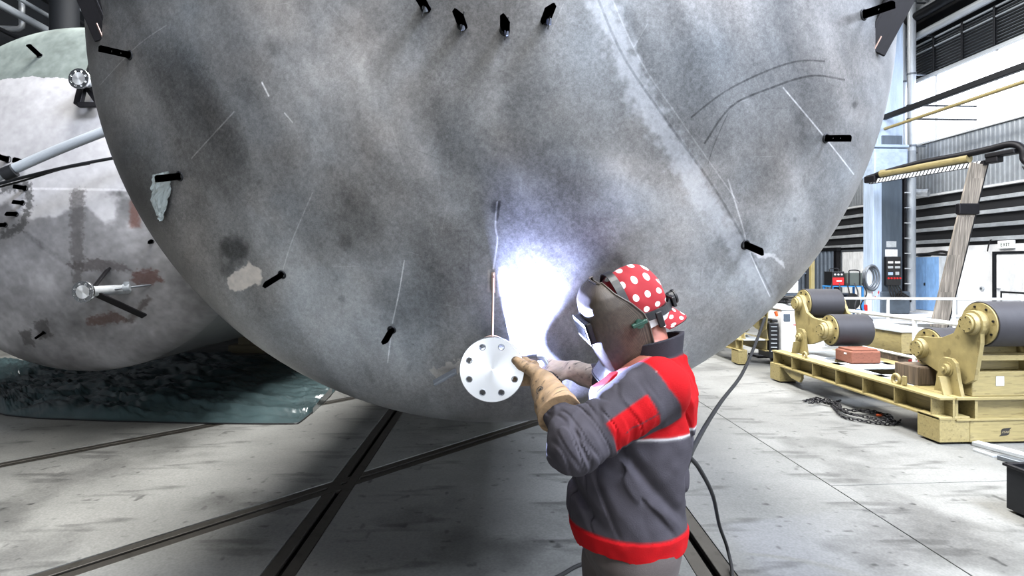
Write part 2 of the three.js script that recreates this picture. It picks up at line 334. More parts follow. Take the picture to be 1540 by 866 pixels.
// window wall on the right
const WALL = { low: 2.36, sill: 4.15, win0: 6.04, win1: 8.26, louv: 9.5, top: ROOM.h };
function ribs(len, h, pitch, depth) {                // profiled sheet in the z-y plane, ribs upright, facing -x
  const pos = [], idx = []; const pr = [[0, 0], [0.35, 0], [0.5, 1], [0.85, 1], [1, 0]]; let n = 0;
  for (let i = 0; i < len / pitch; i++) for (const [t, d] of pr) { const z = Math.min(len, (i + t) * pitch); pos.push(-d * depth, 0, z, -d * depth, h, z); n++; }
  for (let i = 0; i < n - 1; i++) { const a = i * 2; idx.push(a, a + 1, a + 2, a + 1, a + 3, a + 2); }
  let g = new THREE.BufferGeometry(); g.setAttribute('position', new THREE.Float32BufferAttribute(pos, 3)); g.setIndex(idx); g = g.toNonIndexed(); g.computeVertexNormals(); return metric(g);
}
{
  const zA = ROOM.z0, zB = ROOM.z1, X = WALL_X;
  const wall = struct('wall_right');
  part(wall, 'lower_wall', metric(span(X, X + 0.3, 0, WALL.low, zA, zB, 0)), M.whiteWall);
  part(wall, 'upper_wall', metric(span(X + 0.06, X + 0.3, WALL.low, WALL.win0, zA, zB, 0)), M.darkWall);
  part(wall, 'head_wall', metric(span(X + 0.04, X + 0.3, WALL.win1, WALL.top, zA, zB, 0)), M.darkWall);
  for (const y of [2.54, 2.96, 3.37, 3.78]) part(wall, 'cladding_rail', metric(span(X - 0.05, X + 0.06, y - 0.06, y + 0.06, zA, zB, 0.01)), M.galvan);
  part(wall, 'sill_rail', span(X - 0.08, X + 0.06, WALL.sill - 0.035, WALL.sill + 0.035, zA, zB, 0.01), M.white);
  part(wall, 'profiled_sheet', ribs(zB - zA, WALL.win0 - WALL.sill - 0.1, 0.16, 0.012).translate(X + 0.04, WALL.sill + 0.04, zA), M.sheetGrey, 'grey ribbed sheet cladding');
  part(wall, 'profiled_sheet', ribs(zB - zA, 2.2, 0.33, 0.04).translate(X + 0.02, 10.75, zA), M.sheetGrey, 'grey ribbed sheet cladding');
  // window band
  const pane = std(0xf4f6f8, 0.6, 0, { emissive: 0xf2f6ff, emissiveIntensity: 1.15 });
  const w1 = struct('window_1');
  const zMull = onWall(1409, 100).z, step = 2.33;
  const z0 = zMull - step * 6;
  for (let i = 0; i < 15; i++) {
    const za = z0 + i * step, zb = za + step; if (zb > zB) break;
    part(w1, 'window_pane', span(X - 0.01, X + 0.02, WALL.win0 + 0.02, WALL.win1 - 0.02, za + 0.04, zb - 0.04, 0), pane);
    part(w1, 'mullion', span(X - 0.03, X + 0.04, WALL.win0, WALL.win1, za - 0.04, za + 0.04, 0.004), M.white);
  }
  part(w1, 'window_frame', span(X - 0.05, X + 0.06, WALL.win0 - 0.04, WALL.win0 + 0.02, zA, zB, 0.006), M.white);
  part(w1, 'window_frame', span(X - 0.1, X + 0.06, WALL.win1 - 0.03, WALL.win1 + 0.09, zA, zB, 0.006), M.galvan);
  for (const [a, b] of [[zA, z0], [z0 + step * 15, zB]]) if (b > a) part(wall, 'window_infill', span(X, X + 0.3, WALL.win0, WALL.win1, a, b, 0), M.whiteWall);
  // louvres above the windows
  const lv = hallThing('louvre_band', 'dark slatted louvre band with thin uprights above the bright window band', 'louvre', X, WALL.win1 + 0.1, (z0 + 8 * step));
  const L = 22;
  part(lv, 'louvre_slats', Array.from({ length: 12 }, (_, k) => box(0.05, 0.014, L, -0.04, 0.08 + k * 0.098, 0, 0).rotateZ(0)), M.greySteel).userData.kind = 'stuff';
  part(lv, 'top_rail', box(0.07, 0.06, L, -0.08, 1.16, 0, 0.01), M.zincPaint);
  part(lv, 'middle_rail', box(0.06, 0.05, L, -0.09, 0.86, 0, 0.01), M.zincPaint);
  for (let k = -9; k < 10; k++) part(lv, 'upright', box(0.06, 1.2, 0.07, -0.11, 0.6, k * 1.165 + (onWall(1452, 60).z - (z0 + 8 * step)), 0.008), M.darkSteel);
  const duct = hallThing('wall_duct', 'long galvanised pipe running above the louvre band', 'pipe', X - 0.3, 9.75, -15);
  part(duct, 'pipe_run', cyl(V(0, 0, -6.5), V(0, 0, 22), 0.13), M.galvan); part(duct, 'end_fitting', cyl(V(0, 0, -6.7), V(0, 0, -6.4), 0.19), M.zincPaint);
  for (let k = 0; k < 5; k++) part(duct, 'bracket', span(-0.02, 0.36, -0.2, -0.14, k * 4 - 4, k * 4 - 3.9, 0.004), M.darkSteel);
  for (const [y, r, dx] of [[10.35, 0.16, 0.5], [10.62, 0.07, 0.35]]) {
    const d2 = hallThing('roof_pipe', y > 10.5 ? 'thin dark pipe high above the louvre band' : 'thick dark pipe high above the louvre band', 'pipe', X - dx, y, -15);
    part(d2, 'pipe_run', cyl(V(0, 0, -8), V(0, 0, 24), r), y > 10.5 ? M.galvan : M.darkSteel); for (let k = 0; k < 4; k++) part(d2, 'bracket', span(-0.03, dx, -0.05, 0.05, k * 6 - 6, k * 6 - 5.9, 0.004), M.darkSteel);
  }
  // door with exit sign
  const dA = onWall(1500, 390).z, d1 = struct('door_1');
  part(d1, 'door_frame', [span(X - 0.06, X + 0.02, 0, 2.14, dA - 0.12, dA - 0.02), span(X - 0.06, X + 0.02, 2.06, 2.14, dA - 0.02, dA + 1.1), span(X - 0.06, X + 0.02, 0, 2.14, dA + 1.08, dA + 1.16)], M.darkSteel);
  part(d1, 'door_leaf', [span(X - 0.03, X + 0.01, 0.02, 2.06, dA, dA + 1.06)], M.white);
  part(d1, 'door_rail', [span(X - 0.045, X - 0.03, 0.9, 0.95, dA + 0.14, dA + 1.0), span(X - 0.045, X - 0.03, 0.06, 0.9, dA + 0.14, dA + 0.19)], M.darkSteel);
  part(d1, 'door_handle', [span(X - 0.1, X - 0.03, 1.0, 1.03, dA + 0.05, dA + 0.08), span(X - 0.1, X - 0.08, 1.0, 1.03, dA + 0.05, dA + 0.2)], M.greySteel);
  const cv = document.createElement('canvas'); cv.width = 256; cv.height = 112; const q = cv.getContext('2d');
  q.fillStyle = '#eef2ee'; q.fillRect(0, 0, 256, 112); q.fillStyle = '#10251c'; q.font = 'bold 84px sans-serif'; q.textAlign = 'center'; q.textBaseline = 'middle'; q.fillText('EXIT', 128, 60);
  const et = new THREE.CanvasTexture(cv); et.colorSpace = THREE.SRGBColorSpace;
  const es = hallThing('exit_sign', 'small white sign reading EXIT fixed over the white door', 'sign', X - 0.08, 2.22, onWall(1516, 372).z);
  part(es, 'sign_box', box(0.09, 0.24, 0.5, 0.03, 0.12, 0, 0.01), M.white);
  part(es, 'sign_face', new THREE.PlaneGeometry(0.46, 0.2).rotateY(-Math.PI / 2).translate(-0.017, 0.12, 0), new THREE.MeshStandardMaterial({ map: et, roughness: 0.5 }));
  const lamp = hallThing('door_lamp_arm', 'thin black conduit arm above the white door', 'conduit', X, 2.2, onWall(1492, 372).z);
  part(lamp, 'conduit', tube([V(0, 0.3, 0), V(-0.1, 0.28, 0.05), V(-0.12, 0.1, 0), V(-0.1, -0.05, -0.05)], 0.018, 16, 6), M.cable);
  // grey wall panel and white double door deeper in the hall
  const g1 = onWall(1262, 400).z, g2 = onWall(1226, 400).z;
  const sl = hallThing('sliding_door', 'blue grey ribbed sliding door panel behind yellow post', 'door', X - 0.1, 0, g1);
  part(sl, 'ribbed_panel', ribs(g1 - g2 + 1.5, 2.4, 0.3, 0.06).translate(-0.1, 0, -(g1 - g2 + 1.5)), M.profileGrey);
  part(sl, 'track', span(-0.2, 0, 2.36, 2.5, -(g1 - g2) - 1.5, 0.3), M.darkSteel); part(sl, 'edge_post', span(-0.16, 0, 0, 2.4, 0, 0.22), M.blackSteel);
  const d2 = struct('door_2'); const e0 = onWall(1268, 400).z, e1 = onWall(1299, 400).z;
  for (const [a, b] of [[e0, (e0 + e1) / 2], [(e0 + e1) / 2, e1]]) part(d2, 'door_leaf', span(X - 0.05, X + 0.01, 0.02, 2.3, a + 0.015, b - 0.015, 0.008), M.white);
  part(d2, 'door_frame', [span(X - 0.07, X, 2.3, 2.38, e0 - 0.08, e1 + 0.08), span(X - 0.07, X, 0, 2.3, e0 - 0.08, e0)], M.greySteel);
}
// the other walls and the roof
struct('wall_left', metric(span(ROOM.x0 - 0.3, ROOM.x0, 0, ROOM.h, ROOM.z0, ROOM.z1, 0)), M.deepWall);
struct('wall_back', metric(span(ROOM.x0 - 0.3, ROOM.x1 + 0.3, 0, ROOM.h, ROOM.z0 - 0.3, ROOM.z0, 0)), M.deepWall);
struct('wall_front', metric(span(ROOM.x0 - 0.3, ROOM.x1 + 0.3, 0, ROOM.h, ROOM.z1, ROOM.z1 + 0.3, 0)), M.whiteWall);
{ // glazed gate in the wall behind the camera
  const w2 = struct('window_2'), gl = std(0xf0f4f8, 0.5, 0, { emissive: 0xf7f4ef, emissiveIntensity: 0.9 }), n = 8, st = (GATE.x1 - GATE.x0) / n;
  for (let i = 0; i < n; i++) for (let j = 0; j < 3; j++) part(w2, 'window_pane', span(GATE.x0 + i * st + 0.05, GATE.x0 + (i + 1) * st - 0.05, lerp(GATE.y0, GATE.y1, j / 3) + 0.05, lerp(GATE.y0, GATE.y1, (j + 1) / 3) - 0.05, ROOM.z1 - 0.08, ROOM.z1 - 0.05, 0), gl);
  for (let i = 0; i <= n; i++) part(w2, 'mullion', span(GATE.x0 + i * st - 0.05, GATE.x0 + i * st + 0.05, GATE.y0, GATE.y1, ROOM.z1 - 0.1, ROOM.z1 - 0.02, 0), M.zincPaint);
  for (let j = 0; j <= 3; j++) part(w2, 'transom', span(GATE.x0, GATE.x1, lerp(GATE.y0, GATE.y1, j / 3) - 0.05, lerp(GATE.y0, GATE.y1, j / 3) + 0.05, ROOM.z1 - 0.1, ROOM.z1 - 0.02, 0), M.zincPaint);
}
{
  const ce = struct('ceiling');
  part(ce, 'roof_deck', metric(span(ROOM.x0 - 0.3, ROOM.x1 + 0.3, ROOM.h, ROOM.h + 0.3, ROOM.z0 - 0.3, ROOM.z1 + 0.3, 0)), M.ceiling);
  for (let z = ROOM.z0 + 4; z < ROOM.z1; z += 6) part(ce, 'roof_beam', [span(ROOM.x0, ROOM.x1, ROOM.h - 0.95, ROOM.h - 0.9, z - 0.15, z + 0.15, 0), span(ROOM.x0, ROOM.x1, ROOM.h - 0.9, ROOM.h, z - 0.02, z + 0.02, 0)], M.darkSteel);
  const glow = std(0xf4f6f8, 0.6, 0, { emissive: 0xf2f6ff, emissiveIntensity: 1.2 });
  ROOF_PANELS.forEach(([x, z, w, l], i) => {
    const o = hallThing('rooflight_panel', 'glowing daylight panel set in the hall roof', 'rooflight', x, ROOF_Y, z, 'daylight panels in the roof');
    part(o, 'diffuser', box(w, 0.04, l, 0, 0, 0, 0), glow); part(o, 'frame', [box(w + 0.2, 0.38, 0.1, 0, 0.2, l / 2 + 0.05, 0), box(w + 0.2, 0.38, 0.1, 0, 0.2, -l / 2 - 0.05, 0), box(0.1, 0.38, l, w / 2 + 0.05, 0.2, 0, 0), box(0.1, 0.38, l, -w / 2 - 0.05, 0.2, 0, 0)], M.white);
  });
}

// ---------------------------------------------------------------- the two tanks
function dished(c, R, Rc, rk) {                       // cylinder end: shallow crown joined to the shell by a knuckle
  const r0 = R - rk, dep = Rc - Math.sqrt((Rc - rk) ** 2 - r0 * r0), s = r0 / (Rc - rk);
  return { c, R, Rc, rk, r0, dep, zc: dep - Rc, sj: s, cj: Math.sqrt(1 - s * s), rj: Rc * s };
}
const DOME = dished(V(-0.0859, 2.7557, -2.6312), 1.75, 3.0, 0.45);
const LEFT = dished(V(-4.42, 2.39, -6.1), 1.79, 3.2, 0.42);
function domeDist(D, p) { const r = Math.hypot(p.x - D.c.x, p.y - D.c.y), z = p.z - D.c.z; return r * D.cj - (z - D.zc) * D.sj < 0 ? Math.hypot(r, z - D.zc) - D.Rc : z < 0 ? r - D.R : Math.hypot(r - D.r0, z) - D.rk; }
function hitDome(D, u, v) {                          // where the sight line of a pixel meets a dished end
  const r = V((u - CX) / F, -(v - CY) / F, -1).normalize(), p = V(0, EYE, 0); let best = 1e9; const near = p.clone();
  for (let i = 0; i < 400; i++) { const q = domeDist(D, p); if (q < best) { best = q; near.copy(p); } if (q < 1e-5 || p.z < D.c.z - 1) break; p.addScaledVector(r, Math.max(q, 1e-4)); }
  return near;
}
function domeAt(D, x, y) { const r = Math.hypot(x, y); return r < D.rj ? Math.sqrt(D.Rc * D.Rc - r * r) + D.zc : Math.sqrt(Math.max(0, D.rk * D.rk - Math.max(0, r - D.r0) ** 2)); }      // bulge at local x, y
function domeNormal(D, p) { const e = 1e-4, g = (x, y, z) => domeDist(D, V(p.x + x, p.y + y, p.z + z)); return V(g(e, 0, 0) - g(-e, 0, 0), g(0, e, 0) - g(0, -e, 0), g(0, 0, e) - g(0, 0, -e)).normalize(); }
function domeGeo(D, rings = 90, seg = 180) {
  const pos = [], nor = [], uv = [], idx = [], aj = Math.asin(D.sj), L1 = D.Rc * aj, L2 = D.rk * (Math.PI / 2 - aj);
  for (let i = 0; i <= rings; i++) { const s = i / rings * (L1 + L2), a = s < L1 ? s / D.Rc : aj + (s - L1) / D.rk, r = s < L1 ? D.Rc * Math.sin(a) : D.r0 + D.rk * Math.sin(a), z = s < L1 ? D.zc + D.Rc * Math.cos(a) : D.rk * Math.cos(a);
    for (let j = 0; j <= seg; j++) { const p = j / seg * Math.PI * 2, x = r * Math.cos(p), y = r * Math.sin(p); pos.push(x, y, z); nor.push(Math.sin(a) * Math.cos(p), Math.sin(a) * Math.sin(p), Math.cos(a)); uv.push(x / (2 * D.R) + 0.5, y / (2 * D.R) + 0.5); } }
  for (let i = 0; i < rings; i++) for (let j = 0; j < seg; j++) { const a = i * (seg + 1) + j, b = a + seg + 1; idx.push(a, b, a + 1, b, b + 1, a + 1); }
  const g = new THREE.BufferGeometry(); g.setAttribute('position', new THREE.Float32BufferAttribute(pos, 3)); g.setAttribute('normal', new THREE.Float32BufferAttribute(nor, 3)); g.setAttribute('uv', new THREE.Float32BufferAttribute(uv, 2)); g.setIndex(idx); return g;
}
// marks are given where the photograph shows them and kept in the plate's own flat coordinates
function markSet(D) {
  const at = (u, v) => { const p = hitDome(D, u, v); return [p.x - D.c.x, p.y - D.c.y]; };
  return { D, at, lines: [], blobs: [], quads: [],
    line(pts, w, dv, soft = 0.6) { if (pts.length > 2) pts = new THREE.SplineCurve(pts.map(p => new THREE.Vector2(...p))).getPoints(pts.length * 7).map(p => [p.x, p.y]); this.lines.push({ pts: pts.map(p => at(...p)), w, dv, soft }); return this; },
    blob(u, v, r, dv, stretch = 1, turn = 0) { const c = at(u, v); this.blobs.push({ c, r, dv, stretch, turn }); return this; },
    quad(pts, col, amt, rag = 0.012, soft = 0.004) { this.quads.push({ pts: pts.map(p => at(...p)), col, amt, rag, soft }); return this; } };
}
function segDist(x, y, a, b) { const dx = b[0] - a[0], dy = b[1] - a[1], t = clamp(((x - a[0]) * dx + (y - a[1]) * dy) / (dx * dx + dy * dy + 1e-9)); return [Math.hypot(x - a[0] - dx * t, y - a[1] - dy * t), t]; }
function inside(x, y, p) { let s = 1e9, c = false; for (let i = 0, j = p.length - 1; i < p.length; j = i++) { s = Math.min(s, segDist(x, y, p[i], p[j])[0]); if ((p[i][1] > y) !== (p[j][1] > y) && x < (p[j][0] - p[i][0]) * (y - p[i][1]) / (p[j][1] - p[i][1]) + p[i][0]) c = !c; } return c ? -s : s; }
function plateMaps(n, set, tone) {                   // colour and roughness of a plate, both from the same stains
  const R = set.D.R, col = new Float32Array(n * n * 3), rough = new Float32Array(n * n);
  for (let j = 0; j < n; j++) for (let i = 0; i < n; i++) {
    const x = ((i + 0.5) / n * 2 - 1) * R, y = ((j + 0.5) / n * 2 - 1) * R; if (x * x + y * y > R * R * 1.02) continue;
    const [c, r] = tone(x, y); const o = j * n + i; col[o * 3] = c[0]; col[o * 3 + 1] = c[1]; col[o * 3 + 2] = c[2]; rough[o] = r;
  }
  const box2 = (xs, ys, pad, fn) => { const q = v => clamp(Math.floor((v / R + 1) / 2 * n), 0, n - 1); const x0 = q(Math.min(...xs) - pad), x1 = q(Math.max(...xs) + pad), y0 = q(Math.min(...ys) - pad), y1 = q(Math.max(...ys) + pad); for (let j = y0; j <= y1; j++) for (let i = x0; i <= x1; i++) fn(((i + 0.5) / n * 2 - 1) * R, ((j + 0.5) / n * 2 - 1) * R, j * n + i); };
  for (const b of set.blobs) box2([b.c[0]], [b.c[1]], b.r * 1.6 * Math.max(1, b.stretch), (x, y, o) => { let dx = x - b.c[0], dy = y - b.c[1]; const cs = Math.cos(b.turn), sn = Math.sin(b.turn); const px = (dx * cs + dy * sn) / b.stretch, py = -dx * sn + dy * cs; const w = 1 - sstep(0.3, 1, Math.hypot(px, py) / b.r + 0.9 * (fbm(x * 22, y * 22, 4, 401) - 0.5)); for (let k = 0; k < 3; k++) col[o * 3 + k] += w * b.dv; });
  for (const q of set.quads) box2(q.pts.map(p => p[0]), q.pts.map(p => p[1]), 0.04 + q.soft, (x, y, o) => { const d = inside(x, y, q.pts) + q.rag * 2.4 * (fbm(x * 45, y * 45, 4, 470) - 0.5); const w = (1 - sstep(-q.soft, q.soft, d)) * q.amt * (0.82 + 0.36 * (fbm(x * 70, y * 70, 3, 480) - 0.2)); for (let k = 0; k < 3; k++) col[o * 3 + k] = lerp(col[o * 3 + k], q.col[k], clamp(w)); });
  for (const l of set.lines) box2(l.pts.map(p => p[0]), l.pts.map(p => p[1]), l.w * 3, (x, y, o) => { let d = 1; for (let s = 0; s < l.pts.length - 1; s++) d = Math.min(d, segDist(x, y, l.pts[s], l.pts[s + 1])[0]); if (d > l.w * 1.4) return; const w = (1 - sstep(l.w * l.soft, l.w * 1.4, d)) * (0.55 + 0.75 * (fbm(x * 60, y * 60, 3, 500) - 0.2)); for (let k = 0; k < 3; k++) col[o * 3 + k] += clamp(w) * l.dv; });
  const px = (i, j) => (Math.min(n - 1, j * n | 0)) * n + Math.min(n - 1, i * n | 0);
  const map = tex(n, (u, v) => { const o = px(u, v); return [col[o * 3], col[o * 3 + 1], col[o * 3 + 2]]; }, true, false), rm = tex(n, (u, v) => rough[px(u, v)], false, false);
  return { map, rm };
}
const frameOn = (D, u, v) => { const p = hitDome(D, u, v), n = domeNormal(D, p); return { p, n, l: p.clone().sub(D.c) }; };

// --- the large tank
const TANK_PX = 1800;
const tankSet = markSet(DOME);
// ground weld seam with a brighter strip beside it, chalk lines, scratches, cleaned patch, scorch marks
tankSet.quad([[868, -40], [905, -40], [985, 150], [1060, 270], [1135, 390], [1175, 470], [1150, 470], [1100, 385], [1020, 270], [940, 140]], [0.78, 0.8, 0.83], 0.42, 0.03, 0.03)
  .line([[885, -40], [935, 80], [1005, 185], [1085, 300], [1160, 440]], 0.004, -0.12).line([[905, -40], [960, 85], [1030, 190], [1110, 305]], 0.0025, 0.1)
  .line([[1178, 132], [1240, 206], [1284, 262]], 0.0028, 0.32).line([[1095, 270], [1118, 345], [1122, 366]], 0.003, 0.18).line([[1128, 380], [1142, 412], [1158, 446]], 0.002, 0.25)
  .line([[608, 392], [600, 440], [590, 486]], 0.0022, 0.3).line([[588, 505], [583, 545]], 0.0022, 0.26).line([[470, 290], [440, 360], [426, 404]], 0.002, 0.14)
  .line([[352, 168], [318, 205], [288, 238]], 0.0022, 0.22).line([[394, 124], [404, 144]], 0.003, 0.45).line([[428, 170], [440, 184]], 0.002, 0.3).line([[250, 38], [205, 70], [150, 128]], 0.0018, 0.14)
  .line([[748, 304], [745, 340], [748, 362], [742, 404]], 0.003, 0.26).line([[751, 304], [747, 330]], 0.005, -0.2)
  .line([[1040, 176], [1090, 138], [1150, 108], [1200, 92], [1240, 92]], 0.0028, -0.16).line([[1060, 215], [1100, 160], [1160, 132], [1220, 114], [1270, 120]], 0.0032, -0.2).line([[1065, 245], [1075, 215], [1095, 170]], 0.002, -0.12)
  .quad([[342, 418], [372, 394], [392, 408], [396, 424], [360, 438], [346, 434]], [0.8, 0.77, 0.74], 0.85, 0.012)
  .quad([[749, 402], [760, 400], [757, 446], [746, 448]], [0.75, 0.75, 0.78], 0.55, 0.006).quad([[733, 405], [738, 405], [737, 440], [733, 440]], [0.7, 0.68, 0.66], 0.45, 0.005)
  .quad([[650, 556], [672, 546], [692, 540], [690, 560], [668, 566], [654, 576]], [0.72, 0.7, 0.67], 0.6, 0.03)
  .quad([[1128, 378], [1160, 380], [1176, 392], [1180, 402], [1164, 390], [1140, 386]], [0.85, 0.85, 0.86], 0.6, 0.01)
  .blob(352, 376, 0.07, -0.2, 1.2).blob(520, 366, 0.035, -0.07).blob(514, 450, 0.02, -0.1).blob(640, 455, 0.16, -0.07, 1.8, 0.2).blob(340, 402, 0.05, -0.1)
  .blob(1105, 372, 0.12, -0.08, 1.6, 0.3).blob(1285, 158, 0.02, -0.16).blob(1195, 330, 0.015, -0.12).blob(470, 20, 0.2, -0.08).blob(410, 70, 0.05, -0.1)
  .blob(745, 310, 0.03, -0.16, 0.6);
for (let i = 0; i < 46; i++) { const u = rr(160, 1320), v = rr(0, 600); tankSet.blob(u, v, rr(0.008, 0.026), rr(-0.06, 0.04), rr(1.2, 3), rr(0, 3)); }
for (let i = 0; i < 60; i++) { const u = rr(200, 1300), v = rr(0, 560), a = rr(0, 6.3), L = rr(15, 70); tankSet.line([[u, v], [u + Math.cos(a) * L, v + Math.sin(a) * L]], 0.0011, rr(-0.08, 0.1)); }
const tankMaps = plateMaps(TANK_PX, tankSet, (x, y) => {
  // mill scale: cloudy stains wiped and run in curved drifts, flecks, fine scratches
  const wx = x + 0.28 * (fbm(x * 1.6, y * 1.6, 3, 610) - 0.5), wy = y + 0.28 * (fbm(x * 1.6 + 9, y * 1.6, 3, 620) - 0.5);
  const cloud = fbm(wx * 2.2 + 4, wy * 2.2, 6, 630), drift = fbm(wx * 5 + wy * 2, wy * 1.6 - wx, 6, 640), fleck = fbm(x * 95, y * 95, 3, 650), speck = vnoise(x * 420, y * 420, 660);
  let k = 0.44 + 0.52 * (cloud - 0.5) + 0.34 * (drift - 0.5) + 0.11 * (fleck - 0.5) + 0.09 * (speck - 0.5);
  const warm = fbm(wx * 3 + 20, wy * 3, 4, 670) - 0.5;
  const r = 0.44 + 0.3 * (drift - 0.5) - 0.24 * (cloud - 0.5) + 0.12 * (fleck - 0.5);
  return [[k * (1 + 0.1 * warm), k, k * (1 - 0.09 * warm)], r];
});
M.tank = std(0xffffff, 1, 0.45, { map: tankMaps.map, roughnessMap: tankMaps.rm, bumpMap: tankMaps.rm, bumpScale: 0.0012 });
M.tankShell = std(0x6a6b6d, 0.5, 0.45, { map: rep(grainT, 1.4) });
const tank = thing('storage_tank', 'huge bare grey steel tank with a domed end studded with black clips', 'tank', V(DOME.c.x, DOME.c.y - DOME.R, DOME.c.z));
const off = V(0, DOME.R, 0);
part(tank, 'domed_end', domeGeo(DOME).translate(0, DOME.R, 0), M.tank);
part(tank, 'tank_shell', new THREE.CylinderGeometry(DOME.R, DOME.R, 9, 120, 1, true).rotateX(Math.PI / 2).translate(0, DOME.R, -4.5), M.tankShell);
part(tank, 'rear_end', domeGeo(DOME, 30, 90).rotateY(Math.PI).translate(0, DOME.R, -9), M.tankShell);
// insulation clips: flat bars welded upright to the plate, each with its weld ring
function clip(D, root, lift, u, v, len, w, t, twist, holes, m = M.blackSteel, lean = [0, 0, 0], ring = true) {
  const { n, l } = frameOn(D, u, v), b = l.clone().add(lift), dir = n.clone().add(V(...lean)).normalize();
  const side = V(0, 1, 0).cross(dir).normalize().applyAxisAngle(dir, twist), th = dir.clone().cross(side);
  const g = extrude([[-w / 2, -0.02], [w / 2, -0.02], [w / 2, len - w * 0.25], [w * 0.25, len], [-w / 2, len]], t, t * 0.12, holes.map(h => [0, len * h, w * 0.16]));
  g.translate(0, 0, -t / 2).applyMatrix4(new THREE.Matrix4().makeBasis(side, dir, th).setPosition(b));
  const c = part(root, 'insulation_clip', g, m);
  const q = new THREE.Quaternion().setFromUnitVectors(V(0, 0, 1), n);
  part(c, 'weld_bead', new THREE.TorusGeometry(w * (ring ? 0.62 : 0.36), 0.004, 6, 20).applyQuaternion(q).translate(b.x, b.y, b.z), M.darkSteel);
  return c;
}
for (const [u, v, len, w, t, tw, h] of [
  [195, 83, 0.105, 0.024, 0.01, 1.3, [0.3, 0.6]], [270, 265, 0.095, 0.025, 0.01, 1.45, [0.35, 0.65, 0.85]], [424, 413, 0.1, 0.022, 0.011, 0.9, [0.5]], [589, 496, 0.085, 0.022, 0.011, 0.4, [0.5]],
  [1121, 368, 0.092, 0.026, 0.008, 1.9, [0.5]], [1242, 208, 0.1, 0.024, 0.008, 1.6, [0.3, 0.6]], [1299, 22, 0.11, 0.03, 0.01, 1.75, [0.5]],
]) clip(DOME, tank, off, u, v, len, w, t, tw, h);
for (const [u, v, tw] of [[640, 12, 0.5], [695, 38, 0.35], [759, 46, 0.05], [821, 30, -0.45]]) {
  const c = clip(DOME, tank, off, u, v, 0.12, 0.036, 0.011, Math.PI / 2 + tw + (u < 760 ? 0.55 : -0.55), [0.6], M.blackSteel, [0, 0, 0], false);
  const { n, l } = frameOn(DOME, u, v), b = l.clone().add(off);
  part(c, 'clip_foot', bar(b.clone().add(V(0.004, 0, 0)), b.clone().addScaledVector(n, 0.045).add(V(0.006, -0.02, 0)), 0.012, 0.02, n), M.greySteel);
  part(c, 'tie_wire', tube([b.clone().addScaledVector(n, 0.03), b.clone().addScaledVector(n, 0.045).add(V(0.012, 0.03, 0)), b.clone().addScaledVector(n, 0.05).add(V(0.0, -0.045, 0))], 0.0018, 14, 5), M.cable);
}
// the two big bracket plates near the rim
for (const [u, v, tu, tv, dd, w] of [[151, 47, 118, -30, 2.2, 0.07], [1319, 66, 1372, -32, 2.2, 0.095]]) {
  const { n, l } = frameOn(DOME, u, v), b = l.clone().add(off), e = P(tu, tv, dd).sub(DOME.c).add(off), dir = e.clone().sub(b).normalize(), s0 = b.clone().addScaledVector(dir, -0.03);
  const br = part(tank, 'support_bracket', [bar(s0, e, w, 0.012, V(0, 0, 1)), bar(s0.clone().add(V(u < 700 ? w / 2 : -w / 2, 0, -0.03)), e.clone().add(V(u < 700 ? w / 2 : -w / 2, 0, -0.03)), 0.012, 0.07, V(0, 0, 1))], M.blackSteel);
  part(br, 'weld_bead', bar(b.clone().addScaledVector(dir, -0.05), b.clone().addScaledVector(dir, 0.03), 0.014, 0.012, n), M.copper);
}
// bar stub left of the nozzle, with a rough weld
{ const { n, l } = frameOn(DOME, 668, 560), b = l.clone().add(off);
  const st = part(tank, 'bar_stub', bar(b.clone().add(V(-0.035, -0.022, 0)).addScaledVector(n, 0.03), b.clone().add(V(0.05, 0.025, 0)).addScaledVector(n, 0.03), 0.012, 0.03, n), M.greySteel);
  for (let i = 0; i < 9; i++) part(st, 'weld_spatter', new THREE.IcosahedronGeometry(rr(0.004, 0.008), 0).translate(b.x - 0.03 + i * 0.009, b.y - 0.04 + i * 0.006 + rr(-0.004, 0.004), b.z - 0.02 + i * 0.004), M.greySteel); }
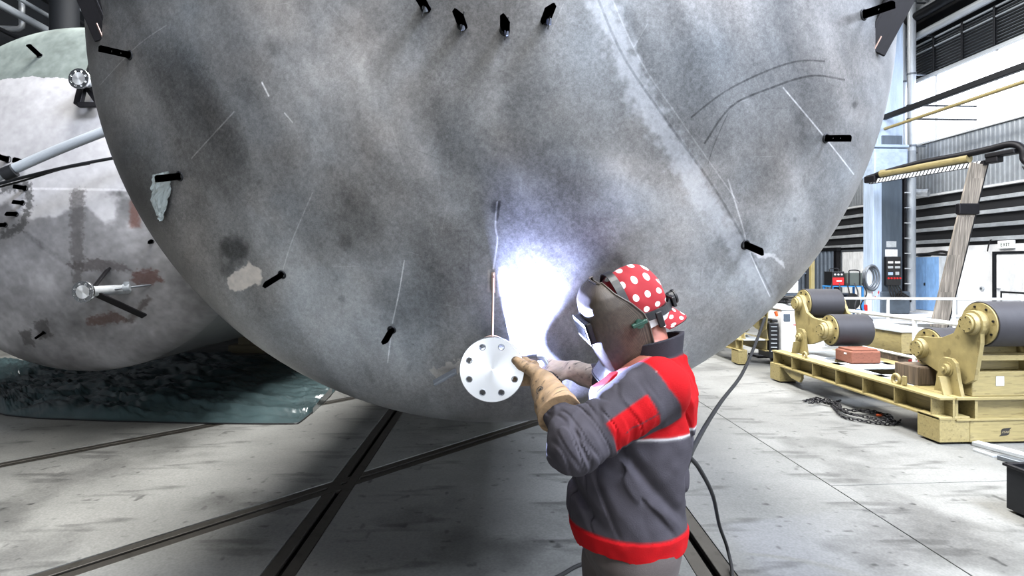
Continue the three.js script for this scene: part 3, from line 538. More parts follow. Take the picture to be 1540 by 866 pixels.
// slot bar above the nozzle and film strip at the left clip
{ const { n, l } = frameOn(DOME, 742, 425), b = l.clone().add(off); part(tank, 'slot_bar', bar(b.clone().add(V(0, 0.036, 0.008)), b.clone().add(V(0, -0.036, 0.012)), 0.014, 0.022, n), M.copper, 'coppery slotted lug'); }
const filmM = phys(0x8f9a9c, 0.22, 0, { clearcoat: 1, clearcoatRoughness: 0.15, side: THREE.DoubleSide });
{
  const pts = [[250, 250], [263, 256], [262, 285], [254, 318], [250, 330], [240, 322], [232, 300], [234, 278], [242, 262]];
  const cs = hitDome(DOME, 248, 290); const nrm = domeNormal(DOME, cs); const pos = [], idx = []; const N = 22;
  const top = [[236, 262], [233, 282], [232, 300], [240, 322], [247, 331]], bot = [[262, 256], [262, 272], [261, 290], [256, 312], [250, 331]];
  for (let i = 0; i <= N; i++) for (let j = 0; j <= 10; j++) {
    const t = i / N * 4, k = Math.min(3, t | 0), f = t - k, a = [lerp(top[k][0], top[k + 1][0], f), lerp(top[k][1], top[k + 1][1], f)], b = [lerp(bot[k][0], bot[k + 1][0], f), lerp(bot[k][1], bot[k + 1][1], f)], s = j / 10;
    const p = hitDome(DOME, lerp(a[0], b[0], s), lerp(a[1], b[1], s)).sub(DOME.c).add(off).addScaledVector(nrm, 0.006 + 0.02 * fbm(i * 0.55, j * 0.8, 3, 700)); pos.push(p.x, p.y, p.z);
  }
  for (let i = 0; i < N; i++) for (let j = 0; j < 10; j++) { const a = i * 11 + j; idx.push(a, a + 11, a + 1, a + 1, a + 11, a + 12); }
  let g = new THREE.BufferGeometry(); g.setAttribute('position', new THREE.Float32BufferAttribute(pos, 3)); g.setIndex(idx); g = g.toNonIndexed(); g.computeVertexNormals();
  const o = solo('plastic_film', 'crumpled shiny clear plastic film hanging from a black clip', 'film', g, filmM); o.position.copy(DOME.c).sub(off);
}
// roller stands carrying the tank, behind its curve
for (const z of [-4.9, -7.8]) {
  const st = thing('tank_cradle', z > -6 ? 'steel cradle under the big tank, front one of the pair' : 'steel cradle under the big tank, rear one of the pair', 'cradle', V(DOME.c.x, 0, DOME.c.z + z));
  const pts = []; for (let i = 0; i <= 24; i++) { const a = lerp(-0.62, 0.62, i / 24); pts.push([Math.sin(a) * (DOME.R + 0.012), DOME.c.y - Math.cos(a) * (DOME.R + 0.012)]); }
  part(st, 'saddle_plate', extrude([[-1.15, 0.16], [1.15, 0.16], ...pts.slice().reverse()], 0.12, 0.006).translate(0, 0, -0.06), M.oliveDark);
  part(st, 'base_beam', span(-1.3, 1.3, 0, 0.16, -0.15, 0.15), M.oliveDark);
}

// --- the nozzle being welded
const NOZ = { x: -0.0625, y: 1.377, zf: -1.8, r: 0.057 };
const zDome = (x, y) => DOME.c.z + domeAt(DOME, x - DOME.c.x, y - DOME.c.y);
{
  const zb = zDome(NOZ.x, NOZ.y - NOZ.r) - 0.01, R = 0.1014;
  const nz = thing('flange_nozzle', 'shiny round steel flange with eight bolt holes on a short pipe stub', 'flange', V(NOZ.x, NOZ.y - R, NOZ.zf));
  const holes = []; for (let k = 0; k < 8; k++) { const a = (k + 0.5) / 8 * Math.PI * 2; holes.push([Math.cos(a) * 0.0765, Math.sin(a) * 0.0765, 0.009]); }
  // face with polar uv so that the turned grooves run round
  function ringPlate(zf, flip) {
    const pos = [], uv = [], idx = [], nor = [], NA = 320, rs = [0.0005, 0.02, 0.04, 0.055, 0.066, 0.0675, 0.07, 0.0735, 0.0765, 0.0795, 0.083, 0.0855, 0.088, 0.095, R - 0.002];
    const NR = 60; 
    for (let i = 0; i <= NR; i++) for (let j = 0; j <= NA; j++) { const r = 0.0004 + (R - 0.0024) * i / NR, a = j / NA * Math.PI * 2; pos.push(Math.cos(a) * r, Math.sin(a) * r, zf); uv.push(a / (2 * Math.PI) * 6, r * 8); nor.push(0, 0, flip); }
    for (let i = 0; i < NR; i++) for (let j = 0; j < NA; j++) {
      const a = i * (NA + 1) + j, b = a + NA + 1; const cx = (pos[a * 3] + pos[(b + 1) * 3]) / 2, cy = (pos[a * 3 + 1] + pos[(b + 1) * 3 + 1]) / 2;
      if (holes.some(h => Math.hypot(cx - h[0], cy - h[1]) < h[2] - 0.0004)) continue;
      if (flip > 0) idx.push(a, b, a + 1, b, b + 1, a + 1); else idx.push(a, a + 1, b, b, a + 1, b + 1);
    }
    const g = new THREE.BufferGeometry(); g.setAttribute('position', new THREE.Float32BufferAttribute(pos, 3)); g.setAttribute('normal', new THREE.Float32BufferAttribute(nor, 3)); g.setAttribute('uv', new THREE.Float32BufferAttribute(uv, 2)); g.setIndex(idx); return g;
  }
  const fl = part(nz, 'flange_plate', extrude(Array.from({ length: 96 }, (_, i) => [Math.cos(i / 48 * Math.PI) * R, Math.sin(i / 48 * Math.PI) * R]), 0.02, 0.0015, holes).translate(0, R, -0.0225), M.brightSteel);
  part(fl, 'turned_face', ringPlate(0.0003, 1).translate(0, R, 0), M.turned, 'bright turned flange face');
  for (const h of holes) part(fl, 'bolt_hole', new THREE.TorusGeometry(h[2] + 0.0006, 0.0009, 6, 24).translate(h[0], h[1] + R, 0.0003), M.greySteel);
  part(nz, 'pipe_neck', [cyl(V(0, R, -0.02), V(0, R, -0.06), 0.072, NOZ.r, 40), cyl(V(0, R, -0.05), V(0, R, zb - NOZ.zf - 0.03), NOZ.r, NOZ.r, 40)], M.brightSteel);
  part(nz, 'neck_sleeve', cyl(V(0, R, zb - NOZ.zf - 0.02), V(0, R, zDome(NOZ.x, NOZ.y) - NOZ.zf + 0.17), 0.0635, 0.0635, 48), M.greySteel);
  part(nz, 'weld_bead', new THREE.TorusGeometry(NOZ.r + 0.003, 0.006, 8, 48).rotateX(-0.55).translate(0, R, zDome(NOZ.x, NOZ.y) - NOZ.zf), M.darkSteel);
  { const a = -0.56, zd = zDome(NOZ.x + 0.05, NOZ.y - 0.05) - NOZ.zf; part(nz, 'fit_up_plate', box(0.085, 0.01, 0.28, 0, 0, 0, 0.002).translate(0.105, 0, 0).rotateZ(a).translate(0, R, zd + 0.115), M.greySteel, 'small tacked fit-up plate'); }
  part(nz, 'wire_ring', new THREE.TorusGeometry(0.052, 0.0022, 6, 40).scale(1, 1, 1).translate(0.0, R + 0.048, -0.05), M.copper, 'thin coppery wire ring round the neck');
  // hanger rod
  const hr = thing('hanger_rod', 'thin upright coppery rod from the tank plate down to the flange', 'rod', V(NOZ.x, NOZ.y + 0.1, NOZ.zf - 0.05));
  const t = hitDome(DOME, 742, 418).add(V(0, 0, 0.02)), b0 = V(NOZ.x, NOZ.y + 0.0995, NOZ.zf - 0.05), lt = t.clone().sub(hr.position), lb = b0.clone().sub(hr.position);
  part(hr, 'rod_shaft', cyl(lb, lt, 0.0042, 0.0042, 12), M.copper); part(hr, 'rod_hook', tube([lt, lt.clone().add(V(0, 0.012, 0.004)), lt.clone().add(V(0, 0.016, -0.012)), lt.clone().add(V(0, 0.004, -0.02))], 0.0042, 16, 8), M.copper);
}

// --- the second tank on the left
const leftSet = markSet(LEFT);
const edgeAt = leftSet.at(60, 117)[1], midAt = leftSet.at(120, 285)[1];
leftSet.quad([[108, 285], [128, 285], [125, 390], [122, 425], [112, 425], [106, 360]], [0.24, 0.23, 0.23], 0.6, 0.03, 0.02).quad([[100, 398], [148, 388], [185, 398], [205, 410], [170, 405], [140, 408], [104, 402]], [0.2, 0.18, 0.18], 0.6, 0.03, 0.02)
  .quad([[196, 300], [210, 300], [211, 342], [195, 342]], [0.33, 0.2, 0.17], 0.75, 0.012, 0.02).quad([[198, 408], [235, 405], [245, 422], [225, 430], [200, 425]], [0.27, 0.16, 0.14], 0.7, 0.03, 0.02)
  .quad([[130, 478], [175, 468], [190, 482], [150, 490], [132, 488]], [0.24, 0.16, 0.14], 0.7, 0.03, 0.02).quad([[190, 482], [222, 445], [228, 450], [198, 488]], [0.2, 0.17, 0.16], 0.6, 0.02, 0.02)
  .quad([[0, 278], [45, 270], [50, 310], [36, 345], [0, 362], [0, 352], [28, 335], [40, 308], [36, 285], [0, 290]], [0.17, 0.17, 0.17], 0.65, 0.04, 0.02)
  .quad([[50, 485], [70, 482], [78, 505], [60, 510]], [0.14, 0.13, 0.13], 0.6, 0.03, 0.02).quad([[28, 498], [45, 496], [52, 520], [38, 518]], [0.14, 0.13, 0.13], 0.55, 0.03, 0.02)
  .line([[20, 284], [190, 286]], 0.012, 0.12, 0.4).line([[40, 352], [100, 395]], 0.03, -0.08, 0.3);
const leftMaps = plateMaps(1024, leftSet, (x, y) => {
  const c = fbm(x * 2.4, y * 2.4, 6, 810), s = fbm(x * 20, y * 20, 3, 820), rag = 0.05 * (fbm(x * 9, y * 3, 4, 830) - 0.5) * 2 + 0.03 * (vnoise(x * 2.2, 1, 835) > 0.6 ? 1 : 0);
  const scale = 0.44 + 0.4 * (c - 0.5) + 0.12 * (s - 0.5);
  const up = y + rag;
  if (up > edgeAt) return [[scale * 0.9 + 0.02, scale * 0.94 + 0.035, scale * 0.92 + 0.03], 0.6];
  const w = clamp((up - midAt) / 0.24 + 1.1 + 3.2 * (c - 0.5));      // brushed primer wearing off into bare plate in patches
  const k = lerp(scale, 0.65 + 0.1 * (s - 0.5) + 0.1 * (c - 0.5), sstep(0.3, 0.7, w));
  return [[k * 0.99, k * 0.985, k], 0.55 + 0.2 * (c - 0.5)];
});
M.tankLeft = std(0xffffff, 1, 0.15, { map: leftMaps.map, roughnessMap: leftMaps.rm });
const tank2 = thing('storage_tank', 'second steel tank with greenish top, whitish primer band and dark stains', 'tank', V(LEFT.c.x, LEFT.c.y - LEFT.R, LEFT.c.z));
const off2 = V(0, LEFT.R, 0);
part(tank2, 'domed_end', domeGeo(LEFT, 60, 140).translate(0, LEFT.R, 0), M.tankLeft);
part(tank2, 'tank_shell', new THREE.CylinderGeometry(LEFT.R, LEFT.R, 9, 120, 1, true).rotateX(Math.PI / 2).translate(0, LEFT.R, -4.5), M.tankShell);
part(tank2, 'rear_end', domeGeo(LEFT, 30, 90).rotateY(Math.PI).translate(0, LEFT.R, -9), M.tankShell);
for (const [u, v, len, w, tw] of [[60, 84, 0.14, 0.04, 0.4], [12, 240, 0.12, 0.05, 1.5], [40, 246, 0.14, 0.05, 1.5], [38, 283, 0.12, 0.04, 1.5], [34, 305, 0.1, 0.035, 1.2], [24, 322, 0.1, 0.035, 1], [8, 338, 0.1, 0.035, 0.8], [228, 363, 0.09, 0.03, 1.4], [66, 500, 0.1, 0.03, 0.6]]) clip(LEFT, tank2, off2, u, v, len, w, 0.018, tw, [0.5]);
// dark triangular bracket half hidden by the large tank
{ const a = hitDome(LEFT, 140, 128).sub(LEFT.c).add(off2), b = hitDome(LEFT, 132, 163).sub(LEFT.c).add(off2), c = hitDome(LEFT, 165, 163).sub(LEFT.c).add(off2);
  for (const p of [a, b, c]) p.z += 0.12; part(tank2, 'support_bracket', [bar(a, b, 0.07, 0.05, V(0, 0, 1)), bar(b, c, 0.05, 0.05, V(0, 0, 1)), bar(a, c, 0.06, 0.05, V(0, 0, 1))], M.blackSteel); }
// blind flanges on pipe stubs
function stub(u, v, dia, len, label) {
  const d = -hitDome(LEFT, u, v).z - len, c = P(u, v, d), zb = LEFT.c.z + domeAt(LEFT, c.x - LEFT.c.x, c.y - LEFT.c.y), R = dia / 2 * d / F;
  const o = thing('flange_nozzle', label, 'flange', V(c.x, c.y - R, c.z));
  const holes = []; for (let k = 0; k < 8; k++) { const a = (k + 0.5) / 8 * Math.PI * 2; holes.push([Math.cos(a) * R * 0.74, Math.sin(a) * R * 0.74, R * 0.11]); }
  const pos = [], uv = [], idx = [], nor = []; for (let i = 0; i <= 8; i++) for (let j = 0; j <= 48; j++) { const r = 0.001 + R * 0.6 * i / 8, a = j / 48 * Math.PI * 2; pos.push(Math.cos(a) * r, Math.sin(a) * r, 0.0006); uv.push(a, r * 9); nor.push(0, 0, 1); }
  for (let i = 0; i < 8; i++) for (let j = 0; j < 48; j++) { const a = i * 49 + j, b = a + 49; idx.push(a, b, a + 1, b, b + 1, a + 1); }
  const g = new THREE.BufferGeometry(); g.setAttribute('position', new THREE.Float32BufferAttribute(pos, 3)); g.setAttribute('normal', new THREE.Float32BufferAttribute(nor, 3)); g.setAttribute('uv', new THREE.Float32BufferAttribute(uv, 2)); g.setIndex(idx);
  const fl = part(o, 'flange_plate', extrude(Array.from({ length: 48 }, (_, i) => [Math.cos(i / 24 * Math.PI) * R, Math.sin(i / 24 * Math.PI) * R]), 0.02, 0.0015, holes).translate(0, R, -0.0215), M.brightSteel);
  part(fl, 'turned_face', g.translate(0, R, 0), M.turned);
  part(o, 'pipe_neck', cyl(V(0, R, -0.02), V(0, R, zb - c.z - 0.02), 0.046, 0.046, 24), M.galvan);
  for (const s of [1, -1]) part(o, 'stay_bar', bar(V(0, R, -0.1), V(s * 0.16, R - s * 0.26, zb - c.z - 0.03 - (s > 0 ? 0 : 0.03)), 0.06, 0.02, V(0, 0, 1)), M.blackSteel);
  return o;
}
stub(118, 118, 31, 0.32, 'small shiny flange high on the left tank beside the domed edge');
stub(124, 439, 33, 0.5, 'small shiny flange low on the left tank with braced pipe stub');
{ const o = P(190, 436, 5.3); const lug = thing('valve_rod', 'thin rod and small fitting beside the low flange on the left tank', 'rod', o);
  part(lug, 'rod_shaft', cyl(V(-0.15, 0, 0.02), P(229, 428, 5.6).sub(o), 0.009), M.greySteel); part(lug, 'fitting', [cyl(V(-0.03, 0.02, 0), V(0.02, 0.025, -0.02), 0.035), cyl(V(0, 0.02, 0), V(0, 0.075, 0), 0.022)], M.zincPaint); }
// cradle of the left tank
for (const z of [-5.3, -8]) {
  const st = thing('tank_cradle', z > -6 ? 'steel cradle under the left tank, front one of the pair' : 'steel cradle under the left tank, rear one of the pair', 'cradle', V(LEFT.c.x, 0, LEFT.c.z + z));
  const pts = []; for (let i = 0; i <= 24; i++) { const a = lerp(-0.55, 0.55, i / 24); pts.push([Math.sin(a) * (LEFT.R + 0.012), LEFT.c.y - Math.cos(a) * (LEFT.R + 0.012)]); }
  part(st, 'saddle_plate', extrude([[-0.95, 0.16], [0.95, 0.16], ...pts.slice().reverse()], 0.12, 0.006).translate(0, 0, -0.06), M.oliveDark);
  part(st, 'base_beam', span(-1.1, 1.1, 0, 0.16, -0.15, 0.15), M.oliveDark);
}
// pipe and cable slung across the left tank
{ const a = P(-80, 300, 4.7), b = P(250, 163, 5.0); const o = thing('scaffold_pipe', 'long grey steel pipe slanting across the left tank', 'pipe', a);
  part(o, 'pipe_run', tube([V(0, 0, 0), b.clone().sub(a).multiplyScalar(0.5).add(V(0, 0.03, 0)), b.clone().sub(a)], 0.042, 40, 14), M.zincPaint); part(o, 'coupling', cyl(P(5, 263, 4.75).sub(a), P(22, 256, 4.77).sub(a), 0.055), M.darkSteel);
  const c = P(-60, 292, 4.9), d = P(240, 226, 5.1); solo('steel_cable', 'thin dark cable strung below the slanting pipe', 'cable', tube([V(0, 0, 0), P(30, 268, 4.95).sub(c), P(120, 247, 5).sub(c), d.clone().sub(c)], 0.014, 40, 6), M.darkSteel, c);
  const c2 = P(-60, 296, 4.92); solo('steel_cable', 'thinner dark cable sagging just under the strung one', 'cable', tube([V(0, 0, 0), P(30, 273, 4.97).sub(c2), P(90, 255, 5).sub(c2), P(135, 246, 5.05).sub(c2)], 0.009, 30, 6), M.cable, c2); }

// ---------------------------------------------------------------- the welder
const UP = V(0, 1, 0);
const FW = V(-0.985, 0, -0.17).normalize(), SD = V(-0.17, 0, 0.985).normalize();        // facing, and his left side
const mix3 = (a, b, t) => a.clone().lerp(b, t);
const ARC = V(NOZ.x + 0.0665 * Math.cos(-0.2), NOZ.y + 0.0665 * Math.sin(-0.2), 0); ARC.z = zDome(ARC.x, ARC.y) + 0.115;
const ARC_N = domeNormal(DOME, ARC), ARC_R = UP.clone().cross(ARC_N).normalize(), ARC_U = ARC_N.clone().cross(ARC_R);
const J = {
  hipL: V(0.375, 0.86, -1.69), hipR: V(0.345, 0.86, -1.88), kneeL: V(0.35, 0.47, -1.65), kneeR: V(0.31, 0.47, -1.93), ankL: V(0.42, 0.09, -1.63), ankR: V(0.33, 0.09, -1.98),
  shL: V(0.405, 1.365, -1.605), elL: V(0.168, 1.232, -1.515), wrL: V(0.098, 1.34, -1.735),
  shR: V(0.42, 1.375, -1.945), elR: V(0.455, 1.245, -2.07), wrR: V(0.217, 1.332, -2.035),
  neck: V(0.435, 1.40, -1.785), head: P(947, 464, 1.8),
};
const PIT = 0.385, HB = V(-0.993, 0, 0.12).normalize(), HSB = V(0.12, 0, 0.993).normalize(), ROLL = 0.2;
const HF = HB.clone().multiplyScalar(Math.cos(PIT)).addScaledVector(UP, -Math.sin(PIT)), HU0 = UP.clone().multiplyScalar(Math.cos(PIT)).addScaledVector(HB, Math.sin(PIT));
const HS = HSB.clone().multiplyScalar(Math.cos(ROLL)).addScaledVector(HU0, -Math.sin(ROLL)), HU = HU0.clone().multiplyScalar(Math.cos(ROLL)).addScaledVector(HSB, Math.sin(ROLL));
const hd = (a, b, s) => J.head.clone().addScaledVector(HF, a).addScaledVector(HU, b).addScaledVector(HS, s);

// hands: palm and five fingers, each its own chain
function handBones(W, fwd, palm, thumb, fat, curls, thumbDir) {
  const list = [], f = fwd.clone().normalize(), p = palm.clone().addScaledVector(f, -palm.dot(f)).normalize(), th = thumb.clone().addScaledVector(f, -thumb.dot(f)); th.addScaledVector(p, -th.dot(p)).normalize();
  const len = [1, 1.09, 1.02, 0.82];
  for (let i = 0; i < 4; i++) {
    const lat = (1.45 - i) * 0.0205, k = W.clone().addScaledVector(f, 0.088 - Math.abs(i - 1.2) * 0.004).addScaledVector(th, lat);
    list.push(bone(W.clone().addScaledVector(f, 0.01).addScaledVector(th, lat * 0.55), k, 0.0135 + fat, 0.0115 + fat));
    let a = k, ang = 0; const seg = [0.044, 0.027, 0.021];
    seg.forEach((s, q) => { ang += curls[i][q]; const d = f.clone().multiplyScalar(Math.cos(ang)).addScaledVector(p, Math.sin(ang)); const b = a.clone().addScaledVector(d, s * len[i]); list.push(bone(a, b, 0.0098 + fat - q * 0.0008, 0.009 + fat - q * 0.0008)); a = b; });
  }
  let a = W.clone().addScaledVector(f, 0.022).addScaledVector(th, 0.018); let d = f.clone().multiplyScalar(thumbDir[0]).addScaledVector(th, thumbDir[1]).addScaledVector(p, thumbDir[2]).normalize();
  let b = a.clone().addScaledVector(d, 0.042); list.push(bone(a, b, 0.014 + fat, 0.0115 + fat)); d.addScaledVector(f, 0.5).addScaledVector(p, 0.25).normalize(); a = b; b = a.clone().addScaledVector(d, 0.034); list.push(bone(a, b, 0.0112 + fat, 0.0098 + fat)); a = b; b = a.clone().addScaledVector(d, 0.024); list.push(bone(a, b, 0.01 + fat, 0.009 + fat));
  return list;
}
const poseL = [J.wrL, V(-0.055, 0.045, -0.15), V(-0.95, -0.1, -0.2), V(-0.1, 0.95, 0.3)];
const curlL = [[0.35, 0.5, 0.3], [0.4, 0.55, 0.35], [0.45, 0.6, 0.35], [0.5, 0.65, 0.4]];
const poseR = [J.wrR, V(-1, 0.12, 0.06), V(0.1, -0.75, -0.35), V(-0.35, 0.2, 0.9)];
const curlR = [[0.9, 1.1, 0.7], [1.0, 1.15, 0.7], [1.05, 1.15, 0.75], [1.1, 1.2, 0.8]];
const handL = fat => handBones(...poseL, fat, curlL, [0.75, 0.45, 0.45]), handR = fat => handBones(...poseR, fat, curlR, [0.85, 0.35, 0.4]);
const bodyBones = [
  bone(J.hipL, J.kneeL, 0.085, 0.058), bone(J.kneeL, J.ankL, 0.056, 0.036), bone(J.hipR, J.kneeR, 0.085, 0.058), bone(J.kneeR, J.ankR, 0.056, 0.036),
  bone(J.ankL, J.ankL.clone().addScaledVector(FW, 0.15).add(V(0, -0.05, 0)), 0.04, 0.028), bone(J.ankR, J.ankR.clone().addScaledVector(FW, 0.15).add(V(0, -0.05, 0)), 0.04, 0.028),
  ball(V(0.36, 0.92, -1.785), 0.13, 0.12, 0.16, FW, UP, SD), ball(V(0.36, 1.1, -1.785), 0.135, 0.16, 0.155, FW, UP, SD), ball(V(0.4, 1.28, -1.785), 0.12, 0.15, 0.165, FW, UP, SD),
  bone(J.shL, J.elL, 0.052, 0.042), bone(J.elL, J.wrL, 0.042, 0.029), bone(J.shR, J.elR, 0.052, 0.042), bone(J.elR, J.wrR, 0.042, 0.029), bone(J.shL, J.shR, 0.055, 0.055),
  bone(J.neck, hd(-0.035, -0.06, 0), 0.062, 0.056),
];
const headBits = [
  ball(hd(-0.01, 0.03, 0), 0.096, 0.088, 0.075, HF, HU, HS), ball(hd(0.03, -0.05, 0), 0.068, 0.085, 0.062, HF, HU, HS), ball(hd(0.055, -0.105, 0), 0.03, 0.024, 0.03, HF, HU, HS),
  bone(hd(0.086, 0.0, 0), hd(0.112, -0.042, 0), 0.008, 0.014), bone(hd(0.09, -0.078, 0.018), hd(0.09, -0.078, -0.018), 0.008, 0.008), bone(hd(0.088, -0.09, 0.014), hd(0.088, -0.09, -0.014), 0.009, 0.009),
  bone(hd(0.078, 0.018, 0.045), hd(0.088, 0.02, 0.014), 0.009, 0.009), bone(hd(0.078, 0.018, -0.045), hd(0.088, 0.02, -0.014), 0.009, 0.009),
  ball(hd(0.075, 0.0, 0.03), 0.013, 0.011, 0.014, HF, HU, HS), ball(hd(0.075, 0.0, -0.03), 0.013, 0.011, 0.014, HF, HU, HS),
  ball(hd(-0.012, -0.02, 0.078), 0.018, 0.032, 0.009, HF, HU, HS), ball(hd(-0.012, -0.02, -0.078), 0.018, 0.032, 0.009, HF, HU, HS),
  bone(hd(-0.035, -0.06, 0), J.neck, 0.056, 0.062),
];
const welder = thing('person', 'welder in grey and red work jacket, polka dot cap and raised welding shield', 'person', V(0.37, 0, -1.79));
const W0 = welder.position.clone().negate();
const wp = (name, g, m, label, parent = welder) => part(parent, name, (Array.isArray(g) ? merge(g) : g).translate(W0.x, W0.y, W0.z), m, label);
{
  const bd = blend(bodyBones, 0.05), hb = blend(headBits, 0.018), hl = blend([...handL(-0.002), bone(J.wrL, mix3(J.wrL, J.elL, 0.25), 0.027, 0.031)], 0.008), hr = blend([...handR(-0.002), bone(J.wrR, mix3(J.wrR, J.elR, 0.25), 0.027, 0.031)], 0.008);
  const near = (c, r) => [[c.x - r, c.y - r, c.z - r], [c.x + r, c.y + r, c.z + r]];
  const g = [nets(bd, [0.02, 0.0, -2.2], [0.62, 1.6, -1.4], 0.013), nets(hb, ...near(hd(0, -0.02, 0), 0.17), 0.0045), nets(hl, ...near(J.wrL.clone().addScaledVector(poseL[1].clone().normalize(), 0.07), 0.14), 0.0032), nets(hr, ...near(J.wrR.clone().add(V(-0.07, 0, 0)), 0.14), 0.0032)];
  wp('body', g, M.skin);
}
// jacket
const spine = [[0.86, 0.362, 0.160, 0.195], [0.93, 0.357, 0.172, 0.2], [0.985, 0.354, 0.18, 0.203], [1.086, 0.358, 0.182, 0.203], [1.209, 0.384, 0.172, 0.205], [1.31, 0.405, 0.158, 0.195], [1.365, 0.42, 0.13, 0.165], [1.41, 0.436, 0.095, 0.11], [1.45, 0.448, 0.078, 0.08]];
const HEM = 0.886;
function section(y) { let i = 0; while (i < spine.length - 2 && spine[i + 1][0] < y) i++; const a = spine[i], b = spine[i + 1], t = clamp((y - a[0]) / (b[0] - a[0])); return [1, 2, 3].map(k => lerp(a[k], b[k], t * t * (3 - 2 * t) * 0.5 + t * 0.5)); }
function torso(x, y, z) { const [cx, ra, rb] = section(y); const px = x - cx, pz = z + 1.785, a = (px * FW.x + pz * FW.z) / ra, b = (px * SD.x + pz * SD.z) / rb; const e = Math.pow(Math.pow(Math.abs(a), 2.3) + Math.pow(Math.abs(b), 2.3), 1 / 2.3); return Math.max((e - 1) * Math.min(ra, rb), y - 1.452, HEM - y); }
const cuffL = mix3(J.elL, J.wrL, 0.5);
const upL = J.elL.clone().sub(J.shL), upLen = upL.length(); upL.normalize();
const loL = J.wrL.clone().sub(J.elL).normalize();
const sleeveUpL = bone(J.shL, J.elL, 0.088, 0.078), sleeveLoL = bone(J.elL, cuffL, 0.077, 0.052), sleeveUpR = bone(J.shR, J.elR, 0.085, 0.075), sleeveLoR = bone(J.elR, mix3(J.elR, J.wrR, 0.72), 0.07, 0.046);
const armX = SD.clone().addScaledVector(upL, -SD.dot(upL)).normalize(), armY = upL.clone().cross(armX);       // round the upper arm
function armCoord(x, y, z) { const px = x - J.shL.x, py = y - J.shL.y, pz = z - J.shL.z; const t = px * upL.x + py * upL.y + pz * upL.z; return [t / upLen, px * armX.x + py * armX.y + pz * armX.z, px * armY.x + py * armY.y + pz * armY.z]; }
const collar = (x, y, z) => { const c = V(0.438, 1.425, -1.785), px = x - c.x, py = y - c.y, pz = z - c.z; const h = py + 0.28 * (px * FW.x + pz * FW.z); const r = Math.hypot(px, pz); return Math.max(Math.abs(r - 0.078 - h * 0.1) - 0.008, Math.abs(h - 0.015) - 0.036); };
function jacketD(x, y, z) {
  const t = torso(x, y, z), a = smin(sleeveUpL(x, y, z), sleeveLoL(x, y, z), 0.035), b = smin(sleeveUpR(x, y, z), sleeveLoR(x, y, z), 0.035);
  let d = smin(smin(t, a, 0.045), b, 0.045);
  if (d < 0.06 && d > -0.06) {
    const wA = 1 - sstep(0, 0.03, a - t), [at, ax, ay] = armCoord(x, y, z);
    const crease = (v, w) => 1 - sstep(0, w, Math.abs(v - 0.5) * 2), wob = noise3(x * 9, y * 9, z * 9);
    const f1 = crease(noise3(at * 6 + wob * 1.2, ay * 9, ax * 7), 0.42), f2 = crease(noise3(at * 15 + 7 + wob, ay * 12 + at * 4, ax * 12), 0.45);
    d += wA * (0.008 * f1 * sstep(0.15, 0.9, at) + 0.0035 * f2 * sstep(0.0, 0.5, at) + 0.016 * (noise3(x * 16, y * 16, z * 16) - 0.5));
    const g1 = crease(noise3(x * 6 + y * 4 + 3, y * 2.4 - x * 2, z * 6 - y * 2), 0.2), g2 = crease(noise3(x * 13 + y * 7, y * 4.5, z * 13), 0.22), low = sstep(0.92, 1.02, y);
    d += (1 - wA) * (0.024 * (noise3(x * 9 + y * 3, y * 2.6 - x * 3, z * 9) - 0.5) + 0.02 * g1 * low + 0.009 * g2 * low + 0.005 * (noise3(x * 30, y * 30, z * 30) - 0.5));
    if (y < 0.945) d += (1 - wA) * -0.004 + (Math.abs(y - 0.942) < 0.006 ? 0.004 : 0);
  }
  return smin(d, collar(x, y, z), 0.008);
}
